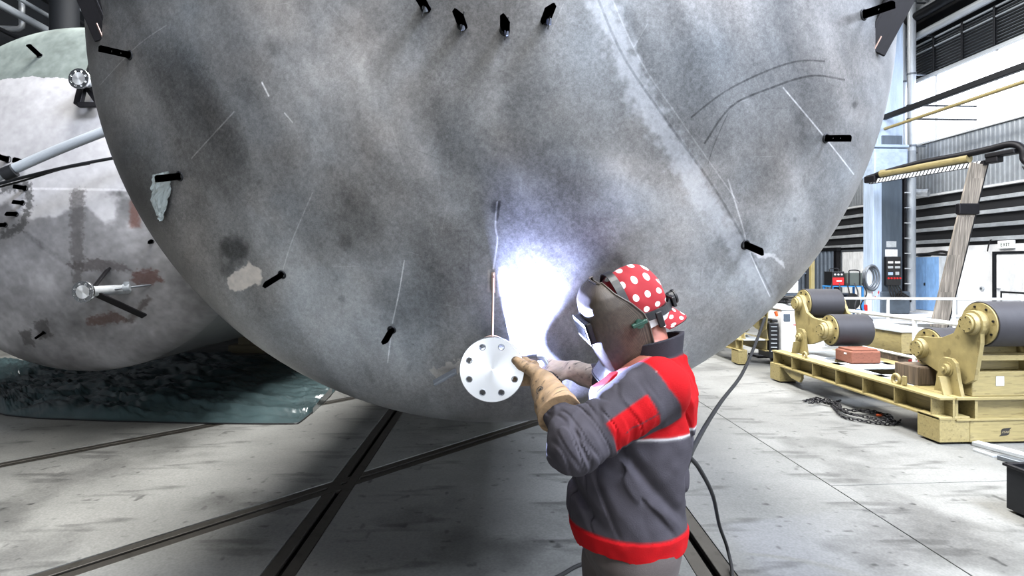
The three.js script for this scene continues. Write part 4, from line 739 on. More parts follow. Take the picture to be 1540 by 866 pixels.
{
  const g = nets(jacketD, [-0.02, HEM - 0.02, -2.16], [0.66, 1.5, -1.38], 0.0052), p = g.attributes.position, col = new Float32Array(p.count * 3);
  const C = { grey: new THREE.Color(0x343237), red: new THREE.Color(0x8a080e), pipe: new THREE.Color(0x9a999b), dark: new THREE.Color(0x2a292e), tape: new THREE.Color(0x8f8d88) }, c = new THREE.Color();
  const inn = (v, a, b, s = 0.0035) => sstep(a - s, a + s, v) * (1 - sstep(b - s, b + s, v));
  for (let i = 0; i < p.count; i++) {
    const x = p.getX(i), y = p.getY(i), z = p.getZ(i), t = torso(x, y, z), aL = Math.min(sleeveUpL(x, y, z), sleeveLoL(x, y, z)), aR = Math.min(sleeveUpR(x, y, z), sleeveLoR(x, y, z));
    const [at, ax, ay] = armCoord(x, y, z), fwd = (x - 0.4) * FW.x + (z + 1.785) * FW.z; c.copy(C.grey);
    const arm = sstep(-0.004, 0.004, t + 0.012 - aL) * inn(at * upLen, (0.05 - 0.9 * clamp(-ay, 0, 0.1)) * upLen, 9), right = z < -1.95 ? sstep(-0.004, 0.004, t - aR) : 0, body = 1 - Math.max(arm, right);
    const yb = 1.222 + 0.1 * sstep(0.02, 0.14, fwd);
    c.lerp(C.red, body * Math.max(inn(y, yb, 9), inn(y, -1, 0.942))); c.lerp(C.pipe, body * inn(y, yb - 0.004, yb + 0.004, 0.002));
    if (y > 1.3 && fwd > -0.03 && z > -1.78) c.lerp(C.tape, body * inn(fwd * 0.55 + (y - 1.36), 0.024, 0.047));
    if (ax > -0.02) { const ang = Math.atan2(ay * Math.sign(armY.y) * -1, ax) * 0.085; const fl = arm * inn(at * upLen, 0.265 * upLen, 0.735 * upLen) * inn(ang, -0.02, 0.096); c.lerp(C.red, fl); c.lerp(C.dark, fl * inn(ang, 0.0345, 0.0375, 0.002) * inn(at * upLen, 0, 0.62 * upLen)); }
    if (y > 1.415) c.lerp(C.dark, 1 - sstep(0.002, 0.006, collar(x, y, z)));
    const k = 0.86 + 0.28 * noise3(x * 40, y * 40, z * 40); col[i * 3] = c.r * k; col[i * 3 + 1] = c.g * k; col[i * 3 + 2] = c.b * k;
  }
  g.setAttribute('color', new THREE.BufferAttribute(col, 3)); g.translate(W0.x, W0.y, W0.z);
  part(welder, 'jacket', g, M.jacket, 'grey jacket with red yoke, sleeve patch and hem');
}
{
  const legs = blend([bone(J.hipL, J.kneeL, 0.11, 0.083), bone(J.kneeL, J.ankL.clone().add(V(0, 0.02, 0)), 0.083, 0.07), bone(J.hipR, J.kneeR, 0.11, 0.083), bone(J.kneeR, J.ankR.clone().add(V(0, 0.02, 0)), 0.083, 0.07), ball(V(0.362, 0.87, -1.785), 0.15, 0.13, 0.18, FW, UP, SD)], 0.04);
  wp('trousers', nets((x, y, z) => Math.max(legs(x, y, z), y - 0.93, 0.06 - y) + 0.007 * Math.sin(y * 30 + noise3(x * 8, y * 8, z * 8) * 7) * (noise3(x * 12, y * 12, z * 12)), [0.1, 0.02, -2.15], [0.62, 1.0, -1.45], 0.012), M.trousers);
  for (const a of [J.ankL, J.ankR]) { const toe = a.clone().addScaledVector(FW, 0.17); const b = blend([bone(a.clone().addScaledVector(FW, -0.05).setY(0.05), toe.clone().setY(0.045), 0.05, 0.043), bone(a.clone().setY(0.06), a.clone().setY(0.16), 0.052, 0.056)], 0.04); wp('boot', nets((x, y, z) => Math.max(b(x, y, z), 0.002 - y), [a.x - 0.3, -0.02, a.z - 0.2], [a.x + 0.2, 0.26, a.z + 0.2], 0.009), M.blackPlastic); }
}
// gloves with gauntlets
function glove(bones, wrist, elbow, from, to, r0, r1, m, lab, name) {
  const e = mix3(wrist, elbow, to), ax = e.clone().sub(wrist).normalize(), gaunt = bone(wrist, mix3(wrist, elbow, to + 0.2), r0, r1 + (r1 - r0) * 0.2 / to), hand = blend(bones, 0.012);
  const f = (x, y, z) => { const h = (x - e.x) * ax.x + (y - e.y) * ax.y + (z - e.z) * ax.z; let d = smin(hand(x, y, z), gaunt(x, y, z), 0.02); d += 0.004 * (noise3(x * 45, y * 45, z * 45) - 0.5) + 0.0025 * Math.sin(h * 90 + noise3(x * 20, y * 20, z * 20) * 6) * sstep(-0.16, -0.06, h) * 0.6; return Math.max(d, h); };
  const lo = [0, 1, 2].map(k => Math.min(wrist.getComponent(k), e.getComponent(k)) - 0.17), hi = [0, 1, 2].map(k => Math.max(wrist.getComponent(k), e.getComponent(k)) + 0.17);
  return wp(name, nets(f, lo, hi, 0.0036), m, lab);
}
const gl = glove(handL(0.0055), J.wrL, J.elL, 0, 0.52, 0.043, 0.067, M.leather, 'stained tan leather gauntlet glove', 'work_glove');
glove(handR(0.003), J.wrR, J.elR, 0, 0.3, 0.036, 0.045, M.leatherPale, 'pale leather glove', 'work_glove');
{ // round stamp on the gauntlet: a ring with a small mark
  const c = P(826, 606, 1.6), ax = J.elL.clone().sub(J.wrL).normalize(), p0 = mix3(J.wrL, J.elL, 0.24), n = SD.clone().addScaledVector(ax, -SD.dot(ax)).normalize(), o = p0.clone().addScaledVector(n, 0.0545), q = new THREE.Quaternion().setFromUnitVectors(V(0, 0, 1), n);
  wp('glove_stamp', [new THREE.TorusGeometry(0.011, 0.0012, 5, 28).applyQuaternion(q).translate(o.x, o.y, o.z), new THREE.CapsuleGeometry(0.0016, 0.007, 3, 8).rotateZ(-0.5).applyQuaternion(q).translate(o.x, o.y, o.z), new THREE.TorusGeometry(0.0035, 0.001, 5, 14).applyQuaternion(q).translate(o.x + 0.002, o.y + 0.003, o.z)], M.blackPlastic, 'dark round stamp');
}
// cap with white dots
const dotC = document.createElement('canvas'); dotC.width = 512; dotC.height = 512;
{ const q = dotC.getContext('2d'); q.fillStyle = '#800b16'; q.fillRect(0, 0, 512, 512); q.fillStyle = '#ddd8d2';
  for (let r = -1; r < 6; r++) for (let k = -1; k < 6; k++) { const x = (k + (((r % 2) + 2) % 2) * 0.5) * 128 + 40, y = r * 128 + 50; q.beginPath(); q.ellipse(x, y, 30, 30, 0, 0, Math.PI * 2); q.fill(); } }
const dotT = new THREE.CanvasTexture(dotC); dotT.colorSpace = THREE.SRGBColorSpace; dotT.wrapS = dotT.wrapT = THREE.RepeatWrapping;
M.cap = std(0xffffff, 0.85, 0, { map: dotT, side: THREE.DoubleSide });
const headM = new THREE.Matrix4().makeBasis(HS, HU, HF).setPosition(J.head);      // local x: his left, y: up, z: forward
const hm = g => (Array.isArray(g) ? merge(g) : g).applyMatrix4(headM);
{
  const g = new THREE.SphereGeometry(1, 64, 40, 0, Math.PI * 2, 0, Math.PI * 0.56), p = g.attributes.position;
  for (let i = 0; i < p.count; i++) { let x = p.getX(i), y = p.getY(i), z = p.getZ(i); const puff = 1 + 0.035 * Math.sin(Math.atan2(x, z) * 6) * (1 - y * y) + 0.05 * (noise3(x * 4, y * 4, z * 4) - 0.5); const bulge = z < 0.2 ? 1 + 0.05 * sstep(0.2, -0.4, z) * sstep(0, 0.7, y) : 1; p.setXYZ(i, x * 0.088 * puff, 0.018 + y * 0.112 * puff * bulge, -0.012 + z * 0.108 * puff); }
  const cu = g.attributes.uv; for (let i = 0; i < p.count; i++) { const x = p.getX(i), y = p.getY(i) + 0.01, z = p.getZ(i); cu.setXY(i, z / 0.16 + 0.1, Math.atan2(y, Math.abs(x)) * 0.095 / 0.16); }
  g.computeVertexNormals(); const cap = wp('polka_dot_cap', hm(g), M.cap, 'red cap with white dots worn backwards');
  // peak at the nape
  const pos = [], uv = [], idx = [], NA = 28, NR = 8;
  for (let s = 0; s < 2; s++) for (let i = 0; i <= NR; i++) for (let j = 0; j <= NA; j++) { const a = lerp(-1.15, 1.15, j / NA), t = i / NR, w = Math.cos(a * 0.95); const x = Math.sin(a) * (0.088 - 0.012 * t), z = -0.012 - Math.cos(a) * 0.104 - t * 0.05 * w, y = -0.03 - t * 0.062 * w - 0.018 * a * a - s * 0.0035; pos.push(x, y, z); uv.push(a * 0.6, t * 0.5); }
  const K = (NA + 1) * (NR + 1); for (let s = 0; s < 2; s++) for (let i = 0; i < NR; i++) for (let j = 0; j < NA; j++) { const a = s * K + i * (NA + 1) + j, b = a + NA + 1; if (s) idx.push(a, a + 1, b, b, a + 1, b + 1); else idx.push(a, b, a + 1, b, b + 1, a + 1); }
  for (let j = 0; j < NA; j++) { const a = NR * (NA + 1) + j; idx.push(a, a + K, a + 1, a + 1, a + K, a + K + 1); }
  const b = new THREE.BufferGeometry(); b.setAttribute('position', new THREE.Float32BufferAttribute(pos, 3)); b.setAttribute('uv', new THREE.Float32BufferAttribute(uv, 2)); b.setIndex(idx); b.computeVertexNormals();
  wp('cap_peak', hm(b), M.cap, undefined, cap);
  const band = []; for (let j = 0; j <= 30; j++) { const a = lerp(-1.9, 1.9, j / 30); band.push(V(Math.sin(a) * 0.087, -0.036, -0.012 - Math.cos(a) * 0.105)); }
  wp('cap_lining', hm(ribbon(band, 0.024, 0.003, UP)), M.white, 'white mesh lining band', cap);
}
function ribbon(pts, w, t, up) {                     // a strap of width w along a run of points
  const pos = [], idx = []; const n = pts.length;
  for (let i = 0; i < n; i++) { const d = pts[Math.min(n - 1, i + 1)].clone().sub(pts[Math.max(0, i - 1)]).normalize(), s = typeof up === 'function' ? up(i) : up, o = d.clone().cross(s).normalize(); for (const [a, b] of [[-1, -1], [1, -1], [1, 1], [-1, 1]]) { const q = pts[i].clone().addScaledVector(s, a * w / 2).addScaledVector(o, b * t / 2); pos.push(q.x, q.y, q.z); } }
  for (let i = 0; i < n - 1; i++) for (let k = 0; k < 4; k++) { const a = i * 4 + k, b = i * 4 + (k + 1) % 4; idx.push(a, b, a + 4, b, b + 4, a + 4); }
  idx.push(0, 2, 1, 0, 3, 2); const e = (n - 1) * 4; idx.push(e, e + 1, e + 2, e, e + 2, e + 3);
  const g = new THREE.BufferGeometry(); g.setAttribute('position', new THREE.Float32BufferAttribute(pos, 3)); g.setIndex(idx); const h = g.toNonIndexed(); h.computeVertexNormals(); return h;
}
// welding shield: bent fibre sheet round the face, with its window, knobs and head straps
{
  const key = (tab, b) => { let i = 0; while (i < tab.length - 2 && tab[i + 1][0] > b) i++; const t = clamp((tab[i][0] - b) / (tab[i][0] - tab[i + 1][0])); return lerp(tab[i][1], tab[i + 1][1], t); };
  const front = [[0.128, 0.085], [0.105, 0.122], [0.077, 0.142], [0.03, 0.15], [-0.02, 0.152], [-0.06, 0.151], [-0.11, 0.143], [-0.145, 0.137], [-0.165, 0.15], [-0.18, 0.17]];
  const rear = [[0.128, 0.07], [0.1, 0.058], [0.059, 0.024], [0.016, -0.002], [-0.02, -0.008], [-0.1, -0.004], [-0.125, 0.012], [-0.145, 0.055], [-0.165, 0.11], [-0.18, 0.14]];
  const wide = [[0.128, 0.045], [0.12, 0.066], [0.108, 0.084], [0.095, 0.097], [0.06, 0.108], [0, 0.112], [-0.1, 0.108], [-0.18, 0.088]];
  const NB = 60, NT = 64, build = (inset, flip) => {
    const pos = [], uv = [], idx = [];
    for (let i = 0; i <= NB; i++) { const b = lerp(0.128, -0.18, i / NB), f = key(front, b) - inset, r = key(rear, b), w = key(wide, b) - inset;
      for (let j = 0; j <= NT; j++) { const t = lerp(-1, 1, j / NT) * Math.PI / 2, s = Math.sin(t), c = Math.cos(t); const e = 0.62; pos.push(Math.sign(s) * Math.pow(Math.abs(s), e) * w, b, r + (f - r) * Math.pow(Math.max(c, 0), e)); uv.push(j / NT * 0.5, b); } }
    for (let i = 0; i < NB; i++) for (let j = 0; j < NT; j++) { const a = i * (NT + 1) + j, q = a + NT + 1; if (flip) idx.push(a, a + 1, q, q, a + 1, q + 1); else idx.push(a, q, a + 1, q, q + 1, a + 1); }
    const g = new THREE.BufferGeometry(); g.setAttribute('position', new THREE.Float32BufferAttribute(pos, 3)); g.setAttribute('uv', new THREE.Float32BufferAttribute(uv, 2)); g.setIndex(idx); g.computeVertexNormals(); return g;
  };
  const out = build(0, false), p = out.attributes.position, rim = [], at = (i, j) => { const k = i * (NT + 1) + j; return V(p.getX(k), p.getY(k), p.getZ(k)); };
  for (let j = 0; j <= NT; j++) rim.push(at(0, j)); for (let i = 1; i <= NB; i++) rim.push(at(i, NT)); for (let j = NT - 1; j >= 0; j--) rim.push(at(NB, j)); for (let i = NB - 1; i > 0; i--) rim.push(at(i, 0));
  const mask = wp('welding_shield', hm(out), M.maskFibre, 'brown fibre welding shield');
  wp('shield_lining', hm(build(0.0035, true)), M.maskInside, undefined, mask);
  wp('shield_edge', hm(tube(rim, 0.0032, 260, 6, true)), M.maskFibre, undefined, mask);
  const win = wp('window_housing', hm([box(0.115, 0.07, 0.024, 0, -0.004, 0.15, 0.006), box(0.12, 0.074, 0.005, 0, -0.004, 0.1635, 0.002)]), M.blackPlastic, 'black filter window housing', mask);
  wp('filter_lens', hm(box(0.1, 0.045, 0.004, 0, -0.004, 0.1665, 0.001)), M.lens);
  for (const s of [1, -1]) wp('pivot_knob', hm([rotZ(new THREE.CylinderGeometry(0.012, 0.014, 0.018, 10)).translate(s * 0.116, -0.006, 0.022), box(0.012, 0.014, 0.05, s * 0.12, -0.006, 0.022, 0.004)]), std(0x123a2e, 0.4), 'dark green pivot knob', mask);
  const band = []; for (let j = 0; j <= 40; j++) { const a = lerp(-2.3, 2.3, j / 40); band.push(V(Math.sin(a) * 0.097, -0.006 + 0.016 * Math.cos(a) * -1 , -0.012 - Math.cos(a) * 0.114)); }
  const hb = wp('head_band', hm(ribbon(band, 0.026, 0.004, UP)), M.blackPlastic, 'black ratchet headband');
  wp('ratchet_knob', hm([rotX(new THREE.CylinderGeometry(0.02, 0.02, 0.014, 14)).translate(0, -0.02, -0.138), rotX(new THREE.CylinderGeometry(0.023, 0.023, 0.006, 14)).translate(0, -0.02, -0.149), box(0.05, 0.034, 0.012, 0.02, -0.02, -0.128, 0.003)]), M.blackPlastic, undefined, hb);
  wp('band_clip', hm(box(0.012, 0.05, 0.02, 0.088, -0.03, -0.06, 0.003).rotateY(-0.1)), M.blackPlastic, undefined, hb);
  const top = []; for (let j = 0; j <= 40; j++) { const a = lerp(-1.7, 1.7, j / 40); top.push(V(Math.sin(a) * 0.095, 0.016 + Math.cos(a) * 0.118, 0.032)); }
  wp('crown_strap', hm(ribbon(top, 0.024, 0.0035, V(0, 0, 1))), M.blackPlastic, undefined, hb);
}

// ---------------------------------------------------------------- torch, arc and cables
{
  const ax = ARC_R.clone().addScaledVector(ARC_U, 0.12).normalize(), tip = ARC.clone().addScaledVector(ax, 0.014), noz = ARC.clone().addScaledVector(ax, 0.088), bend = ARC.clone().addScaledVector(ax, 0.11).addScaledVector(ARC_N, 0.01), grip0 = J.wrR.clone().add(V(-0.075, -0.02, 0.02)), grip1 = J.wrR.clone().add(V(-0.035, -0.105, 0.09));
  const o = thing('welding_torch', 'black welding torch with bent neck held in the pale glove', 'torch', grip1), l = p => p.clone().sub(grip1);
  part(o, 'gas_nozzle', cyl(l(tip), l(noz), 0.0145, 0.0175, 20, false), M.blackPlastic); part(o, 'torch_neck', tube([l(noz), l(bend), l(mix3(bend, grip0, 0.6)), l(grip0)], 0.0085, 30, 10), M.greySteel);
  part(o, 'torch_handle', tube([l(grip0).add(V(-0.005, 0.012, 0)), l(V(0.118, 1.3, -1.965)), l(V(0.122, 1.24, -1.925)), l(V(0.132, 1.18, -1.9))], 0.023, 24, 14), M.blackPlastic);
  const cr = new THREE.CatmullRomCurve3([P(834, 570, 1.97), P(845, 586, 1.95), P(853, 606, 1.93), P(850, 640, 1.9)].map(l)), rings = [new THREE.TubeGeometry(cr, 24, 0.0115, 10)];
  for (let i = 0; i < 15; i++) { const t = i / 15, a = cr.getPointAt(t), d = cr.getTangentAt(t); rings.push(new THREE.TorusGeometry(0.0125, 0.0035, 6, 16).applyQuaternion(new THREE.Quaternion().setFromUnitVectors(V(0, 0, 1), d)).translate(a.x, a.y, a.z)); }
  part(o, 'hose_bellows', rings, M.blackPlastic);
  const arc = thing('welding_arc', 'blinding white welding arc burning behind the shiny flange', 'arc', ARC.clone());
  part(arc, 'arc_flame', new THREE.SphereGeometry(0.0028, 12, 10), std(0xffffff, 1, 0, { emissive: LIGHTS.arc.color, emissiveIntensity: 60 }));
  const pl = new THREE.PointLight(LIGHTS.arc.color, LIGHTS.arc.power, 0, 2); pl.castShadow = true; pl.shadow.radius = 0.14; pl.position.copy(ARC); scene.add(pl);
}
{
  const a = P(1150, 478, 4.4), q = [[1150, 478, 4.4], [1138, 512, 4.2], [1116, 562, 3.7], [1083, 606, 3.1], [1050, 660, 2.55], [1030, 712, 2.25]].map(p => P(...p)).concat([V(0.6, 0.5, -2.25), V(0.55, 0.05, -2.3), V(0.45, 0.0115, -2.4), V(0.2, 0.0115, -2.5)]).map(p => p.sub(a));
  solo('power_cable', 'black cable running from behind the tank to the welder back', 'cable', tube(q, 0.0105, 90, 8), M.cable, a);
  const b = V(0.132, 1.185, -1.9), r = [b.clone(), V(0.2, 1.1, -2.03), V(0.4, 1.05, -2.13), P(1012, 650, 2.17), P(1033, 682, 2.2), P(1052, 705, 2.4), P(1072, 745, 2.75), P(1082, 790, 3.1), P(1094, 825, 3.3), ground(1101, 872).setY(0.012), ground(1085, 930).setY(0.012), ground(1010, 1000).setY(0.012)].map(p => p.sub(b));
  solo('power_cable', 'thin black torch cable hanging behind the welder down to the floor', 'cable', tube(r, 0.0095, 160, 8), M.cable, b);
  const c = ground(835, 872).setY(0.012); solo('power_cable', 'short run of black cable on the floor at the welder knee', 'cable', tube([ground(760, 900).setY(0.012), ground(835, 872).setY(0.012), ground(880, 850).setY(0.012), ground(960, 838).setY(0.012)].map(p => p.sub(c)), 0.011, 30, 8), M.cable, c);
}

// ---------------------------------------------------------------- tank rotators on the right
const arcPts = (cx, cy, r, a0, a1, n = 10) => Array.from({ length: n + 1 }, (_, i) => { const a = lerp(a0, a1, i / n) * Math.PI / 180; return [cx + Math.cos(a) * r, cy + Math.sin(a) * r]; });
// drawn in (z, y) and set upright facing -x
const sidePlate = (pts, t, x, bevel = 0.004, holes = []) => extrude(pts, t, bevel, holes).rotateY(-Math.PI / 2).translate(x + t, 0, 0);
function rollerWheel(root, z, y, x0, wid, m) {
  const w = part(root, 'roller_wheel', rotZ(new THREE.CylinderGeometry(0.215, 0.215, wid, 56)).translate(x0 + wid / 2, y, z), M.rubber, 'dark rubber tyred roller');
  part(w, 'hub_disc', [rotZ(new THREE.CylinderGeometry(0.2, 0.2, 0.03, 48)).translate(x0 - 0.008, y, z), rotZ(new THREE.CylinderGeometry(0.12, 0.13, 0.05, 40)).translate(x0 - 0.03, y, z)], m);
  part(w, 'hub_bolts', Array.from({ length: 8 }, (_, k) => { const a = (k + 0.3) / 8 * Math.PI * 2; return rotZ(new THREE.CylinderGeometry(0.011, 0.011, 0.012, 8)).translate(x0 - 0.027, y + Math.sin(a) * 0.165, z + Math.cos(a) * 0.165); }), M.blackSteel);
  part(w, 'tyre_edge', new THREE.TorusGeometry(0.207, 0.009, 8, 56).rotateY(Math.PI / 2).translate(x0, y, z), M.rubber);
}
function bogie(root, zc, s, m) {
  const U = [0.19, 1.15], L = [-0.44, 0.83], Z = p => zc + s * p;
  const outline = [...arcPts(L[0], L[1], 0.125, 105, 255), [-0.15, 0.6], [0.12, 0.56], [0.22, 0.62], [0.29, 0.98], ...arcPts(U[0], U[1], 0.13, -40, 150), [-0.02, 1.04], [-0.16, 0.98], [-0.3, 0.965]];
  for (const x of [0.18, 0.78]) {
    const pl = part(root, 'rocker_plate', sidePlate((s > 0 ? outline : outline.map(p => [-p[0], p[1]]).reverse()).map(p => [p[0] + zc, p[1]]), 0.035, x), m);
    for (const p of [U, L]) { part(pl, 'axle_boss', [rotZ(new THREE.CylinderGeometry(0.095, 0.11, 0.05, 36)).translate(x - 0.02, p[1], Z(p[0])), rotZ(new THREE.CylinderGeometry(0.08, 0.08, 0.03, 36)).translate(x - 0.055, p[1], Z(p[0]))], m);
      part(pl, 'boss_screws', Array.from({ length: 6 }, (_, k) => rotZ(new THREE.CylinderGeometry(0.006, 0.006, 0.008, 6)).translate(x - 0.071, p[1] + Math.sin(k * 1.047 + 0.4) * 0.064, Z(p[0]) + Math.cos(k * 1.047 + 0.4) * 0.064)), M.blackSteel); }
  }
  for (const p of [U, L]) rollerWheel(root, Z(p[0]), p[1], 0.27, 0.48, m);
  part(root, 'cross_plate', [box(0.58, 0.1, 0.05, 0.48, 0.9, Z(0.02), 0.004), box(0.58, 0.05, 0.26, 0.48, 0.83, Z(0.1), 0.004)], m);
  const cl = [[-0.17, 0.44], [0.17, 0.44], [0.13, 0.6], [0.1, 0.76], [0.05, 0.8], [-0.05, 0.8], [-0.1, 0.76], [-0.13, 0.6]];
  const bk = part(root, 'pivot_bracket', sidePlate(cl.map(p => [p[0] + Z(0), p[1]]), 0.03, 0.1), m); part(root, 'pivot_bracket', sidePlate(cl.map(p => [p[0] + Z(0), p[1]]), 0.03, 0.9), m);
  part(bk, 'pivot_pin', [rotZ(new THREE.CylinderGeometry(0.05, 0.05, 0.06, 24)).translate(0.085, 0.69, Z(0)), rotZ(new THREE.CylinderGeometry(0.07, 0.07, 0.02, 24)).translate(0.1, 0.69, Z(0)), rotZ(new THREE.CylinderGeometry(0.02, 0.02, 0.03, 12)).translate(0.05, 0.69, Z(0))], m);
  part(bk, 'gusset', sidePlate([[Z(0.06), 0.44], [Z(0.06) + 0.02, 0.44], [Z(0.0) + 0.02, 0.62], [Z(0.0), 0.62]], 0.1, 0.0), m);
}
function rotator(label, Z0, big) {
  const paint = M.yellow;
  const o = hallThing('tank_rotator', label, 'tank rotator', 4.5, 0, Z0), z0 = -1.86, z1 = 1.3;
  // bed: channel beam with stiffeners and a deck with openings
  part(o, 'bed_beam', [span(-0.13, 0.05, 0.425, 0.447, z0, z1, 0.003), span(-0.13, 0.05, 0.235, 0.255, z0, z1, 0.003), span(0.0, 0.02, 0.25, 0.43, z0, z1, 0), span(0.85, 0.87, 0.25, 0.43, z0, z1, 0), span(0.8, 1.0, 0.235, 0.255, z0, z1, 0.003), span(0.8, 1.0, 0.425, 0.447, z0, z1, 0.003)], paint);
  for (let k = 0; k < 7; k++) part(o, 'stiffener', box(0.13, 0.175, 0.015, -0.062, 0.34, z0 + 0.05 + k * 0.5, 0.002), paint);
  part(o, 'deck_plate', [span(0.05, 0.8, 0.425, 0.445, z0, -1.1, 0.002), span(0.05, 0.8, 0.425, 0.445, -0.72, -0.32, 0.002), span(0.05, 0.8, 0.425, 0.445, 0.1, 0.45, 0.002), span(0.05, 0.8, 0.425, 0.445, 0.8, z1, 0.002), span(0.05, 0.16, 0.425, 0.445, -1.1, 0.8, 0.002), span(0.7, 0.8, 0.425, 0.445, -1.1, 0.8, 0.002)], M.cabinetGrey, 'pale worn deck plate with openings');
  bogie(o, 1.12, 1, paint); bogie(o, -1.49, -1, paint);
  // feet with jack bolts
  const foot = (x, z, m) => { const f = part(o, 'foot_block', box(0.31, 0.245, 0.28, x, 0.1425, z, 0.008), m); part(f, 'jack_bolt', [cyl(V(x + 0.02, 0.26, z), V(x + 0.02, 0.31, z), 0.014, 0.014, 8), box(0.07, 0.014, 0.02, x + 0.01, 0.305, z, 0.003)], M.blackSteel); part(f, 'foot_pad', box(0.22, 0.021, 0.2, x, 0.0105, z, 0.002), M.blackSteel); return f; };
  foot(0.025, z1 - 0.145, paint); foot(0.02, z0 + 0.1, paint); foot(1.05, z0 + 0.1, paint);
  part(o, 'side_lug', sidePlate([[z0 + 0.3, 0.24], [z0 + 0.75, 0.24], [z0 + 0.75, 0.16], [z0 + 0.7, 0.1], [z0 + 0.5, 0.12], [z0 + 0.3, 0.2]], 0.03, -0.1), paint);
  part(o, 'lifting_eye', new THREE.TorusGeometry(0.04, 0.016, 8, 18).rotateY(Math.PI / 2).translate(-0.06, 0.48, -1.1), paint);
  part(o, 'lifting_eye', [new THREE.TorusGeometry(0.05, 0.02, 8, 18).rotateY(Math.PI / 2).translate(-0.05, 0.49, 0.62), box(0.03, 0.1, 0.05, -0.05, 0.5, 0.74, 0.01)], paint);
  if (big) {                                         // drive housing at the near end
    part(o, 'base_box', [span(0.17, 1.7, 0.02, 0.225, z1 - 0.5, z1, 0.006), span(0.03, 1.7, 0.225, 0.245, z1 - 0.5, z1 + 0.01, 0.003), span(0.03, 1.7, 0.425, 0.452, z1 - 0.55, z1 + 0.015, 0.003), span(0.24, 1.7, 0.245, 0.425, z1 - 0.45, z1 - 0.07, 0), span(0.04, 0.07, 0.245, 0.425, z1 - 0.5, z1 - 0.02, 0), span(0.22, 0.25, 0.245, 0.425, z1 - 0.3, z1, 0)], paint);
    const h = part(o, 'drive_housing', [span(0.2, 1.7, 0.452, 0.69, z1 - 0.45, z1 - 0.01, 0.01), span(0.22, 1.7, 0.69, 0.83, z1 - 0.42, z1 - 0.12, 0.008)], paint);
    part(h, 'data_plate', box(0.082, 0.092, 0.003, 0.48, 0.6, z1 - 0.0085, 0.001), M.cabinetGrey, 'small white data plate');
    const cv = document.createElement('canvas'); cv.width = 256; cv.height = 160; const q = cv.getContext('2d'); q.clearRect(0, 0, 256, 160); q.fillStyle = '#15130f';
    q.beginPath(); q.moveTo(20, 150); q.quadraticCurveTo(70, 120, 62, 90); q.quadraticCurveTo(50, 30, 110, 22); q.lineTo(246, 10); q.quadraticCurveTo(200, 40, 206, 70); q.quadraticCurveTo(214, 130, 150, 138); q.lineTo(20, 150); q.fill();
    q.fillStyle = '#7d7256'; q.font = 'italic bold 50px sans-serif'; q.textAlign = 'center'; q.textBaseline = 'middle'; q.fillText('ESAB', 136, 82);
    const t = new THREE.CanvasTexture(cv); t.colorSpace = THREE.SRGBColorSpace;
    part(o, 'maker_logo', new THREE.PlaneGeometry(0.15, 0.094).translate(0.52, 0.115, z1 + 0.0015), new THREE.MeshStandardMaterial({ map: t, transparent: true, alphaTest: 0.5, roughness: 0.6 }), 'black maker mark');
  }
  return o;
}
rotator('khaki yellow tank rotator bed with two rocker roller pairs beside the railing', -6.55, true);
rotator('yellow tank rotator bed mostly hidden behind the big tank', -10.95, false).scale.x = 0.5;
{ // things lying on the rotator deck
  const b1 = hallThing('timber_block', 'weathered grey timber block on the rotator deck by the drive housing', 'block', 4.72, 0.447, -5.95);
  part(b1, 'block_body', metric(box(0.3, 0.2, 0.34, 0, 0.1, 0, 0.01)), M.crateWood); part(b1, 'end_grain', metric(box(0.26, 0.17, 0.01, 0, 0.1, 0.172, 0.003)), M.crateWood);
  const b2 = hallThing('brick_block', 'reddish worn block on the rotator deck under the rollers far from the drive housing', 'block', 4.95, 0.447, -7.3);
  part(b2, 'block_body', [box(0.4, 0.16, 0.34, 0, 0.08, 0, 0.02), box(0.34, 0.03, 0.3, 0, 0.17, 0, 0.01)], M.rustWood); part(b2, 'strap', box(0.41, 0.02, 0.05, 0, 0.12, 0.05, 0.004), M.white);
}
// chain heaped on the floor
{
  const base = ground(1280, 622), links = [], run = (pts, lift) => {
    const c = new THREE.CatmullRomCurve3(pts.map(p => ground(p[0] + rr(-3, 3), p[1] + rr(-1.5, 1.5)).setY(0.016 + lift).sub(base))), L = c.getLength(), n = Math.floor(L / 0.042);
    for (let i = 0; i < n; i++) { const t = (i + 0.5) / n, p = c.getPointAt(t), d = c.getTangentAt(t); links.push(new THREE.TorusGeometry(0.017, 0.006, 5, 10).scale(1.6, 1, 1).rotateX(i % 2 ? 0.5 + rr(-0.2, 0.2) : Math.PI / 2 + rr(-0.2, 0.2)).rotateY(-Math.atan2(d.z, d.x)).translate(p.x, p.y + rr(0, 0.008), p.z)); }
  };
  run([[1208, 606], [1228, 602], [1246, 608], [1262, 606]], 0); run([[1214, 610], [1236, 608], [1252, 612], [1240, 604], [1222, 606]], 0.02); run([[1248, 606], [1256, 618], [1275, 630], [1305, 636], [1340, 640], [1352, 634]], 0);
  run([[1252, 610], [1262, 620], [1284, 628], [1312, 632], [1345, 636]], 0.012); run([[1258, 612], [1272, 622], [1296, 624], [1320, 626], [1340, 632], [1330, 638], [1304, 634]], 0.02); run([[1222, 604], [1244, 610], [1258, 614], [1266, 624], [1290, 632]], 0.03); run([[1284, 624], [1306, 622], [1326, 628], [1346, 638]], 0.024);
  const ch = thing('lifting_chain', 'dark lifting chain heaped in loops on the pale floor', 'chain', base);
  part(ch, 'chain_links', links, M.blackSteel); const h = ground(1318, 628).sub(base); part(ch, 'chain_hook', tube([h.clone().add(V(0, 0.03, 0)), h.clone().add(V(0.05, 0.035, 0.02)), h.clone().add(V(0.09, 0.03, -0.02)), h.clone().add(V(0.06, 0.03, -0.06))], 0.014, 16, 8), M.orange, 'red hook');
}
